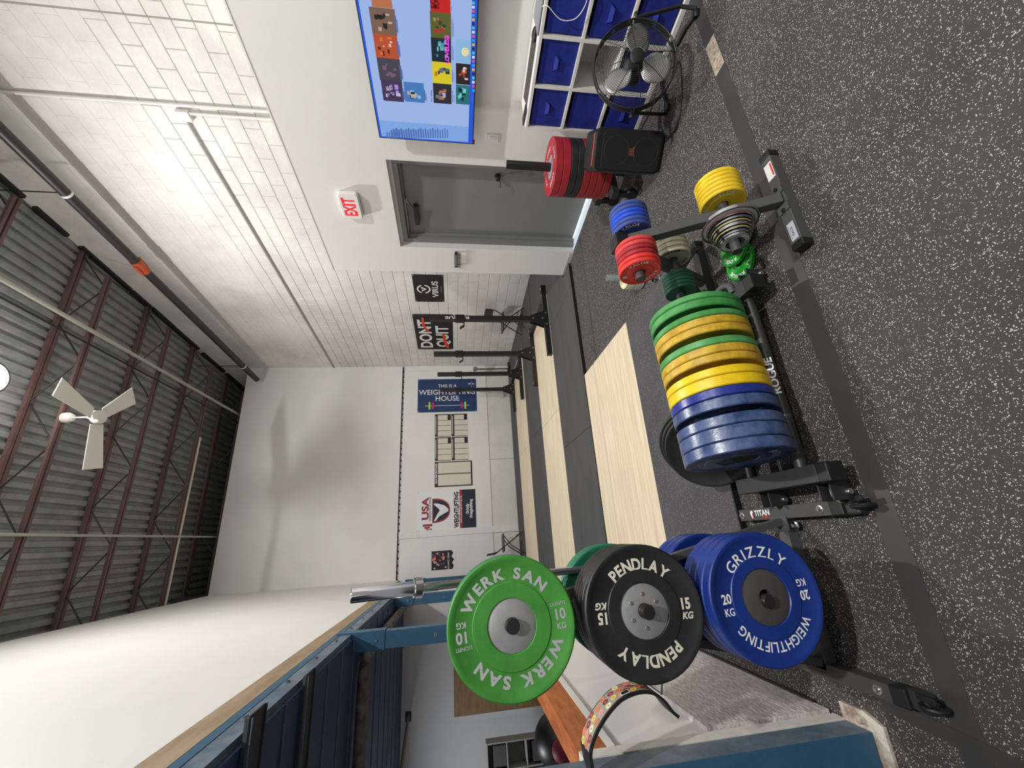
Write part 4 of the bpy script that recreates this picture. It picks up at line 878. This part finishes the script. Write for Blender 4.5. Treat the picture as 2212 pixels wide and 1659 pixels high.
for (x0, y0, x1, y1), c in tiles: trect(x0, y0, x1, y1, c, .0018)
random.seed(5)
pal = {(128, 100, 84): [(30, 28, 34), (22, 22, 26), (206, 170, 150)], (196, 84, 48): [(90, 20, 16), (236, 190, 160), (240, 120, 60)], (72, 70, 84): [(130, 90, 130)], (70, 52, 92): [(214, 208, 240), (180, 150, 230)], (70, 130, 200): [(20, 26, 40), (200, 180, 170), (150, 200, 240)], (96, 100, 44): [(206, 30, 50), (150, 150, 80), (60, 60, 44)], (18, 40, 52): [(70, 160, 190), (110, 190, 200)], (232, 214, 40): [(220, 110, 30), (40, 50, 60), (90, 120, 140)], (44, 42, 54): [(190, 180, 230), (196, 120, 60), (120, 120, 140)], (46, 32, 32): [(190, 80, 50), (230, 220, 210)], (40, 120, 126): [(120, 220, 226), (20, 50, 60)]}
for (x0, y0, x1, y1), c in tiles:
    cs = pal.get(c, [])
    for k in range(9 if cs else 0):
        a = random.uniform(x0 + 4, x1 - 12); b_ = random.uniform(y0 + 4, y1 - 12); trect(a, b_, a + random.uniform(3, 9), b_ + random.uniform(3, 10), cs[k % len(cs)], .0022 + k*.00005)
for k in range(24): trect(846 + k*5.2, 281 - (k*7 % 5), 848 + k*5.2, 298, (84, 120, 196), .0018)
for k in range(6): trect(836 + k*5, 286, 837.5 + k*5, 298, (90, 126, 200), .0018)
for k in range(22):
    c = [(90, 210, 220), (236, 236, 240), (230, 90, 140), (60, 170, 240), (240, 190, 70), (40, 44, 60)][k % 6]; trect(1019.5, 4 + k*9, 1025.5, 9 + k*9, c, .0018)
for (x0, y0, x1, y1), c in tiles[:13]:
    trect(x1 + 2, y0 + 14, x1 + 3, y1 - 2, (90, 110, 170), .0018); trect(x1 + 5, y0 + 22, x1 + 6, y1 - 2, (110, 130, 190), .0018)
scr.build('screen_picture', mats_, tv)
for t_, (x, y), s_, c in (('LOVELESS', (966, 108), .042, (226, 60, 220)), ('GOOD', (839, 197), .03, (40, 34, 60)), ('GOOD', (845, 197), .03, (40, 34, 60)), ('GOOD', (851, 197), .03, (40, 34, 60)), ('SO', (936, 6), .05, (60, 10, 10)), ('RA', (943, 6), .05, (60, 10, 10)), ('You might', (827.5, 205), .016, (30, 40, 80)), ('New releases', (932, 207), .016, (30, 40, 80))):
    a = tl(x, y); 
    MB().mesh(tmesh(t_, s_, .02), T_(a[0], a[1], .0032)).build('screen_lettering', em('px_t%d_%d' % (c[0], c[2]), c, .8), tv)
a = tl(1005, 112); MB().lathe([(0, .003), (.026, .003), (.028, .0025)], 24, T_(a[0], a[1], 0)).build('coin_icon', em('px_coin', (196, 190, 150), .6), tv)
# ================================================================== cube shelf with fabric bins
DXS = -.385
p = onr(1370, 297, OFF, DXS); ys = p.y
cs = thing('cube_shelf', 'white three by three cube shelf holding blue fabric bins', 'shelf'); cs.matrix_world = wallM(OFF, (0, ys, 0)) 
# local: x toward camera side (0..W), y up, z out from wall
WS, HS, DS, TH = .95, .935, .385, .022
sh = MB().box(0, WS, 0, TH, .01, DS).box(0, WS, HS - TH, HS, .01, DS)
for nm, bx in (('base_board', (0, WS, 0, .03)), ('top_board', (0, WS, HS - TH, HS))): MB().box(bx[0], bx[1], bx[2], bx[3], .01, DS).build(nm, WHITEP, cs, bev=.001)
cw = (WS - TH)/3; chh = (HS - .03)/3
for k in range(4): MB().box(k*cw, k*cw + TH, .03, HS - TH, .012, DS - .001).build('upright_panel', WHITEP, cs, bev=.001)
for k in (1, 2):
    MB().box(TH, WS - TH, .03 + k*chh - TH/2, .03 + k*chh + TH/2, .012, DS - .002).build('shelf_board', WHITEP, cs, bev=.001)
MB().box(0, WS, 0, HS, .004, .01).build('back_panel', WHITEP, cs)
BINB = mat('bin_blue', (26, 44, 150), .8, rgb2=(20, 34, 124), nscale=6, bump=.4, bscale=12)
for r in range(3):
    for c in range(3):
        if (r, c) == (1, 1): continue
        row = ('bottom', 'middle', 'top')[r]; cl = ('nearest the speaker', 'in the centre column', 'farthest from the speaker')[c]
        b_ = thing('fabric_bin', 'blue fabric storage bin in the %s row, %s' % (row, cl), 'storage bin', group=None)
        tilt = -.10 if (r, c) == (0, 0) else 0
        b_.matrix_world = wallM(OFF, (0, ys, 0)) @ T_(c*cw + TH + .008, .03 + r*chh + TH/2 + .002, .04 + (.02 if tilt else 0)) @ RZ(tilt*.3)
        bw_, bh_, bd_ = cw - TH - .016, chh - TH - .03, .325
        m_ = MB().box(0, bw_, 0, .004, 0, bd_).box(0, .004, 0, bh_, 0, bd_).box(bw_ - .004, bw_, 0, bh_, 0, bd_).box(0, bw_, 0, bh_, 0, .004).box(0, bw_, 0, bh_, bd_ - .004, bd_)
        m_.build('fabric_body', BINB, b_, bev=.002)
        if (r, c) not in ((1, 0), (2, 2)):
            q_ = bw_/2
            MB().prism([(-.055, -.008), (.055, -.008), (.055, .008), (-.055, .008)], bd_, bd_ + .003, T_(q_, bh_*.62, 0)).add([(q_ - .05, bh_*.62 - .012, bd_), (q_ + .05, bh_*.62 - .012, bd_), (q_ + .03, bh_*.62 - .03, bd_ + .02), (q_ - .03, bh_*.62 - .03, bd_ + .02), (q_ - .05, bh_*.62, bd_ + .002), (q_ + .05, bh_*.62, bd_ + .002)], [(0, 1, 2, 3), (3, 2, 5, 4)]).build('pull_handle', BINB, b_)
SM = wallM(OFF, (0, ys, 0))
lp = thing('laptop', 'closed silver laptop lying on the cube shelf', 'laptop'); lp.matrix_world = SM @ T_(.62, HS + .002, .12)
MB().box(0, .33, 0, .012, 0, .24).build('lid', mat('aluminium', (150, 152, 160), .35, .4), lp, bev=.003); MB().box(.002, .328, -.001, .003, .002, .242).build('base', CAPB, lp)
kb = thing('keyboard', 'black computer keyboard standing on edge against the wall on the cube shelf', 'keyboard'); kb.matrix_world = SM @ T_(.13, HS, .19) @ Matrix.Rotation(math.radians(8), 4, 'X')
MB().box(0, .43, 0, .014, 0, .13).build('key_deck', mat('kb_grey', (58, 56, 54), .5), kb, bev=.003)
kk = MB()
for i in range(22):
    for j in range(5): kk.box(.006 + i*.019, .022 + i*.019, .014, .02, .006 + j*.024, .026 + j*.024)
k_ = kk.build('keys', mat('kb_key', (84, 80, 76), .5), kb); k_['kind'] = 'stuff'
mo = MB().lathe([(.032*math.sin(i*PI/16), .018 - .018*math.cos(i*PI/16)) for i in range(9)] + [(.0, .036)], 24, Matrix.Diagonal((1.5, 1, 1, 1))).build('computer_mouse', BLACK2, None, True); mo.matrix_world = SM @ T_(.585, HS + .034, .27) @ Matrix.Rotation(PI/2, 4, 'X'); tag(mo, 'dark computer mouse on the cube shelf beside the keyboard', 'mouse')
ph = MB().prism(rrect(.075, .15, .012), 0, .009).build('remote', CAPB, None, bev=.002); ph.matrix_world = SM @ T_(.06, HS + .002, .30) @ Matrix.Rotation(-PI/2, 4, 'X') @ RZ(1.3); tag(ph, 'slim black remote lying on the near end of the cube shelf', 'remote')
pts = [SM @ Vector(v) for v in ((.78, HS + .006, DS - .02), (.80, HS - .02, DS + .02), (.74, HS - .12, DS + .02), (.76, HS - .22, DS + .02), (.86, HS - .26, DS + .02), (.95, HS - .20, DS + .02))]
cable(pts, .003, 'white charging cable hanging from the laptop over the blue bins', 'charging_cable', WHITEP)
# ================================================================== floor fan
FC = Vector((2.68, 1.51, .40)); FN = Vector((-.483, -.837, .26)).normalized(); FM = face(FC, FN)
ff = thing('floor_fan', 'black round high velocity floor fan with silver blades in front of the cube shelf', 'fan'); ff.matrix_world = T_(FC.x, FC.y, 0); FL = T_(FC.x, FC.y, 0).inverted() @ FM
RF = .248
def ringpts(r, z, n=56): return [FL @ Vector((r*math.cos(2*PI*k/n), r*math.sin(2*PI*k/n), z)) for k in range(n)]
def dome(r): return .075*(1 - (r/RF)**2.4)
g1 = MB(); r = .058
while r < RF - .004: g1.tube(ringpts(r, dome(r)), .0013, 4, closed=True); r += .0098
g_ = g1.build('front_wire_rings', CAPB, ff, True); g_['kind'] = 'stuff'
g2 = MB(); r = .07
while r < RF - .004: g2.tube(ringpts(r, -.05 - dome(r)*.7), .0011, 3, closed=True); r += .016
g_ = g2.build('rear_wire_rings', CAPB, ff, True); g_['kind'] = 'stuff'
for z in (.0, -.05): MB().tube(ringpts(RF, z, 72), .0055, 8, closed=True).build('rim_ring', CAPB, ff, True)
MB().add([tuple(v) for v in ringpts(RF, 0, 72) + ringpts(RF, -.05, 72)], [(i, (i + 1) % 72, 72 + (i + 1) % 72, 72 + i) for i in range(72) if i % 6]).build('rim_band', CAPB, ff)
for k in range(8):
    a = PI*2*k/8 + .2; MB().tube([FL @ Vector((q*math.cos(a), q*math.sin(a), dome(q) + .001)) for q in (.04, .09, .14, .19, .225, RF)], .0022, 5).build('grille_spoke', CAPB, ff, True)
MB().lathe([(0, .088), (.034, .088), (.041, .084), (.043, .07), (.036, .065)], 32, FL).build('badge_disc', CAPB, ff, True)
MB().lathe([(0, .03), (.03, .03), (.036, .02), (.036, -.02), (.06, -.03), (.062, -.13), (.04, -.15), (0, -.15)], 28, FL).build('motor_hub', BLACK2, ff, True)
SIL = mat('blade_silver', (186, 186, 184), .32, .75)
bl_ = None
for k in range(3):
    a = math.radians((-6, 130, 255)[k]); v = []; f = []; nr, nt = 9, 8
    for i in range(nr + 1):
        t = i/nr; rr_ = .045 + t*.175; half = .30 + .30*math.sin(PI*min(t*1.05, 1)**.9) if t < 1 else .28
        half = (.50 + .30*math.sin(PI*t))*(1 - .22*t)
        for j in range(nt + 1):
            s_ = (j/nt - .5)*2; rad = rr_ - .045*(abs(s_)**3)*t
            th = a + s_*half*(.9 if t > .1 else .7); zz = .022*s_*(1 + .3*t)
            v.append(FL @ Vector((rad*math.cos(th), rad*math.sin(th), zz)))
    for i in range(nr):
        for j in range(nt): b0 = i*(nt + 1) + j; f.append((b0, b0 + nt + 1, b0 + nt + 2, b0 + 1))
    o = MB().add(v, f).build('fan_blade', SIL, ff, True); sm = o.modifiers.new('solid', 'SOLIDIFY'); sm.thickness = .0015
ax = FM.to_3x3() @ Vector((1, 0, 0))
for s in (-1, 1):
    pv = FC + ax*s*(RF + .018) - FN*.025; base = T_(FC.x, FC.y, 0).inverted()
    if s > 0: path = [pv, pv.lerp(onz(1490, 12, .05), .9) + Vector((0, 0, .03)), onz(1503, 18, .03), onz(1504, 30, .015), onz(1480, 62, .015), onz(1462, 98, .015)]
    else: path = [pv, pv.lerp(onz(1435, 247, .03), .85), onz(1437, 246, .02), onz(1441, 232, .015), onz(1434, 205, .015), onz(1428, 175, .015)]
    MB().tube([base @ q for q in path], .0115, 10).build('stand_tube', CAPB, ff, True); fr_ = path[3]
    MB().lathe([(0, .03), (.014, .03), (.017, .02), (.01, .012), (.007, -.02)], 12, base @ face(pv, ax*s)).build('tilt_knob', CAPB, ff, True)
    MB().lathe([(.018, -.02), (.018, .02)], 12, base @ face(fr_, ax*s)).build('rubber_foot', CAPB, ff, True)
# ================================================================== pipes and conduits
def strt(name, a, c, r, m, label, n=12, cat='pipe'): return tag(MB().tube([a, c], r, n).build(name, m, None, True), label, cat)
DP = -.42
pa, pc = onr(0, 267.6, BLK, DP), onr(549.7, 820, BLK, DP); zp = (pa.z + pc.z)/2
pi_ = thing('sprinkler_pipe', 'thick black pipe running along the top of the block wall', 'pipe'); pi_.matrix_world = BLK @ T_(DP, 0, zp)
MB().tube([(0, -12, 0), (0, pc.y, 0)], .064, 20).build('pipe_run', PIPEB, pi_, True)
cy_ = onr(307, 575, BLK, DP).y
MB().tube([(0, cy_ - .12, 0), (0, cy_ - .05, 0)], .078, 20).tube([(0, cy_ + .05, 0), (0, cy_ + .12, 0)], .078, 20).tube([(0, cy_ - .05, 0), (0, cy_ + .05, 0)], .073, 20).box(-.105, .105, cy_ - .09, cy_ + .09, -.02, .02).build('orange_coupling', mat('coupling', (176, 74, 46), .5), pi_, True)
for py in ((145, 417), (548, 790)):
    y_ = onr(py[0], py[1], BLK, DP).y
    MB().tube([(0, y_, 0), (0, y_ + .03, 0)], .069, 20).build('clamp_ring', WHITEP, pi_, True); MB().tube([(0, y_, .08), (0, y_, 7.4 - zp)], .008, 6).build('hanger_rod', CAPB, pi_)
Wd = lambda p: BLK @ Vector(p)
DC = -.03
a, c = onr(583, 243, BLK, DC), onr(0, 197, BLK, DC); yv = (a.y + c.y)/2
strt('vertical_conduit', Wd((DC, yv, 3.03)), Wd((DC, yv, 7.42)), .018, WHITEP, 'long white painted conduit running up the block wall to the ceiling')
strt('short_conduit', Wd((DC, yv + .09, 3.03)), Wd((DC, yv + .09, 4.60)), .016, WHITEP, 'short white conduit beside the long one, ending at a junction box')
jb = tag(MB().box(-.06, .0, -.06, .06, -.07, .07).build('junction_box', WHITEP, None, bev=.004), 'small white junction box on the block wall', 'junction box'); jb.matrix_world = BLK @ T_(0, yv + .12, 4.66)
a = onr(412, 253, BLK, DC); c = onr(714, 788, BLK, DC); strt('horizontal_conduit', Wd((DC, yv + .18, 4.67)), Wd((DC, .1, 4.67)), .016, mat('conduit_grey', (176, 176, 172), .4), 'thin conduit running level along the block wall to the far corner')
strt('ceiling_conduit', (3.25, -4, 6.88), (3.29, 16, 6.88), .03, mat('conduit_cream', (168, 168, 158), .5), 'pale conduit under the roof joists nearest the block wall')
strt('ceiling_cable_pipe', (3.02, -4, 6.86), (3.08, 16, 6.86), .014, CAPB, 'thin black pipe under the joists beside the pale conduit')
strt('ceiling_conduit', (.41, -4, 6.9), (.41, 16, 6.9), .02, MATS['conduit_cream'], 'pale conduit under the joists above the white partition wall')
strt('ceiling_conduit', (-4, 9.26, 6.92), (2.4, 9.26, 6.92), .02, mat('conduit_ivory', (206, 200, 180), .5), 'ivory conduit running along one roof joist across the room')
lg_ = MB(); random.seed(11); y = -10.0
while y < 5.5:
    L_ = random.uniform(.5, 1.4); lg_.box(-.05, .01, y, y + L_, 7.36 + random.uniform(-.02, .02), 7.44); y += L_ + random.uniform(0, .25)
lo_ = lg_.build('roof_ledger', CAPB, wr)
# ================================================================== ceiling fan and lamps
cf = thing('ceiling_fan', 'white three bladed ceiling fan hanging from a roof joist', 'fan', (1.945, 6.185, 0))
FW = mat('fan_white', (222, 218, 210), .5)
MB().tube([(0, 0, 6.62), (0, 0, 6.93)], .012, 10).build('down_rod', FW, cf, True)
MB().lathe([(0, 6.80), (.05, 6.82), (.075, 6.87), (.07, 6.93), (0, 6.94)], 24).build('canopy', FW, cf, True)
MB().lathe([(0, 6.455), (.085, 6.455), (.095, 6.47), (.095, 6.54), (.07, 6.57), (.03, 6.60), (.02, 6.64), (0, 6.64)], 32).build('motor_housing', FW, cf, True)
for k in range(3):
    a = math.radians(166 + 120*k); M_ = RZ(a)
    v = []; f = []
    for i in range(9):
        t = i/8; r_ = .10 + .62*t; hw = .085 + .055*t
        for s in (-1, 1): v.append(M_ @ Vector((r_, s*hw, 6.52 + s*.016)))
    for i in range(8): f.append((2*i, 2*i + 2, 2*i + 3, 2*i + 1))
    o = MB().add(v, f).build('fan_blade', FW, cf); sm = o.modifiers.new('s', 'SOLIDIFY'); sm.thickness = .008
for i, (x, y, z, e) in enumerate(HIGHBAY):
    hl = thing('high_bay_lamp', ('round high bay lamp over the middle of the gym', 'round high bay lamp behind the camera', 'round high bay lamp in the rear corner by the block wall')[i], 'lamp', (x, y, z))
    MB().lathe([(.17, -.012), (.19, 0), (.19, .05), (.08, .12), (.03, .14), (0, .14)], 32).build('housing', BLACK2, hl, True)
    MB().disc(.168, -.006, 32, None, 0, False).build('lens', mat('lamp_lens', (255, 250, 238), .4, emit=9), hl)
    MB().tube([(0, 0, .14), (0, 0, 7.4 - z)], .006, 6).build('hanging_wire', CAPB, hl)
l = bpy.data.lights.new('uplight', 'POINT'); l.energy = 45; l.color = (1, .96, .90); l.shadow_soft_size = .1
o = bpy.data.objects.new('uplight', l); o.location = (HIGHBAY[0][0], HIGHBAY[0][1], 7.0); COL.objects.link(o)
# ================================================================== weightlifting belt
bt = thing('weightlifting_belt', 'black weightlifting belt with colourful doughnut print hanging over the white partition', 'belt')
pix = [(1300, 1712), (1284, 1659), (1281, 1622), (1300, 1572), (1338, 1522), (1376, 1502), (1408, 1501), (1432, 1516), (1452, 1541), (1466, 1553)]
pts = [ony(x, y, 1.60) for x, y in pix]
sm_ = []
for i in range(len(pts) - 1):
    p0, p1, p2, p3 = pts[max(i - 1, 0)], pts[i], pts[i + 1], pts[min(i + 2, len(pts) - 1)]
    for k in range(6): t = k/6; sm_.append(.5*((2*p1) + (p2 - p0)*t + (2*p0 - 5*p1 + 4*p2 - p3)*t*t + (3*p1 - p0 - 3*p2 + p3)*t*t*t))
sm_.append(pts[-1]); n = len(sm_)
nrm = []
for i in range(n):
    d = (sm_[min(i + 1, n - 1)] - sm_[max(i - 1, 0)]); d.y = 0; d.normalize(); nrm.append(Vector((-d.z, 0, d.x)))
if nrm[n//3].z < 0: nrm = [-v for v in nrm]
def strip(o_, i0, i1, th0, th1, w0, w1, name, m):
    v = []; f = []
    for i in range(i0, i1):
        t = i/(n - 1); wd = w1 if t < .62 else w1*(1 - .45*(t - .62)/.38)
        if i > n - 4: wd *= .75
        for th in (th0, th1):
            for y_ in (w0*wd/w1, wd): v.append(sm_[i] + nrm[i]*th + Vector((0, y_, 0)))
    m_ = i1 - i0
    for i in range(m_ - 1):
        a = i*4; b_ = a + 4
        f += [(a, a + 1, b_ + 1, b_), (a + 2, b_ + 2, b_ + 3, a + 3), (a, b_, b_ + 2, a + 2), (a + 1, a + 3, b_ + 3, b_ + 1)]
    f += [(0, 2, 3, 1), (m_*4 - 4, m_*4 - 3, m_*4 - 1, m_*4 - 2)]
    return MB().add(v, f).build(name, m, o_, True)
strip(bt, 0, n, 0, .010, 0, .10, 'leather_band', mat('belt_black', (26, 25, 28), .5))
i0, i1 = int(n*.20), int(n*.66)
strip(bt, i0, i1, .0102, .0112, .008, .092, 'printed_panel', mat('belt_grey', (150, 148, 140), .6))
random.seed(2); DC_ = [(206, 110, 70), (226, 190, 80), (150, 56, 56), (226, 140, 130), (220, 120, 70), (226, 214, 160), (130, 44, 44)]
kk = 0
for i in range(i0 + 1, i1 - 1, 2):
    for y_ in ((.022, .055, .083) if (i//2) % 2 else (.036, .07)):
        c = DC_[kk % 7]; kk += 1
        Pq = sm_[i] + nrm[i]*.0113 + Vector((0, y_, 0)); MB().lathe([(.004, .0003), (.012, .0008), (.0125, 0)], 14, face(Pq, nrm[i], (0, 1, 0))).build('doughnut_print', mat('dn_%d' % (kk % 7), c, .6), bt)
ib = int(n*.50); Pq = sm_[ib] + nrm[ib]*.0125 + Vector((0, .018, 0)); MB().prism(rrect(.034, .024, .002), 0, .001, face(Pq, nrm[ib], (0, 1, 0))).build('logo_patch', CREAM, bt); MB().prism(rrect(.027, .018, .002), .001, .0015, face(Pq, nrm[ib], (0, 1, 0))).build('patch_field', CAPB, bt)
ic = int(n*.72); Pq = sm_[ic] + nrm[ic]*.02
MB().tube([Pq + Vector((-.005, -.01, 0)), Pq + Vector((-.005, .10, 0)), Pq + Vector((.04, .10, -.012)), Pq + Vector((.04, -.01, -.012))], .0035, 8, closed=True).build('buckle_frame', STEEL, bt, True)
MB().tube([Pq + Vector((.04, .0, -.012)), Pq + Vector((.04, .09, -.012))], .009, 12).build('buckle_roller', CAPB, bt, True)
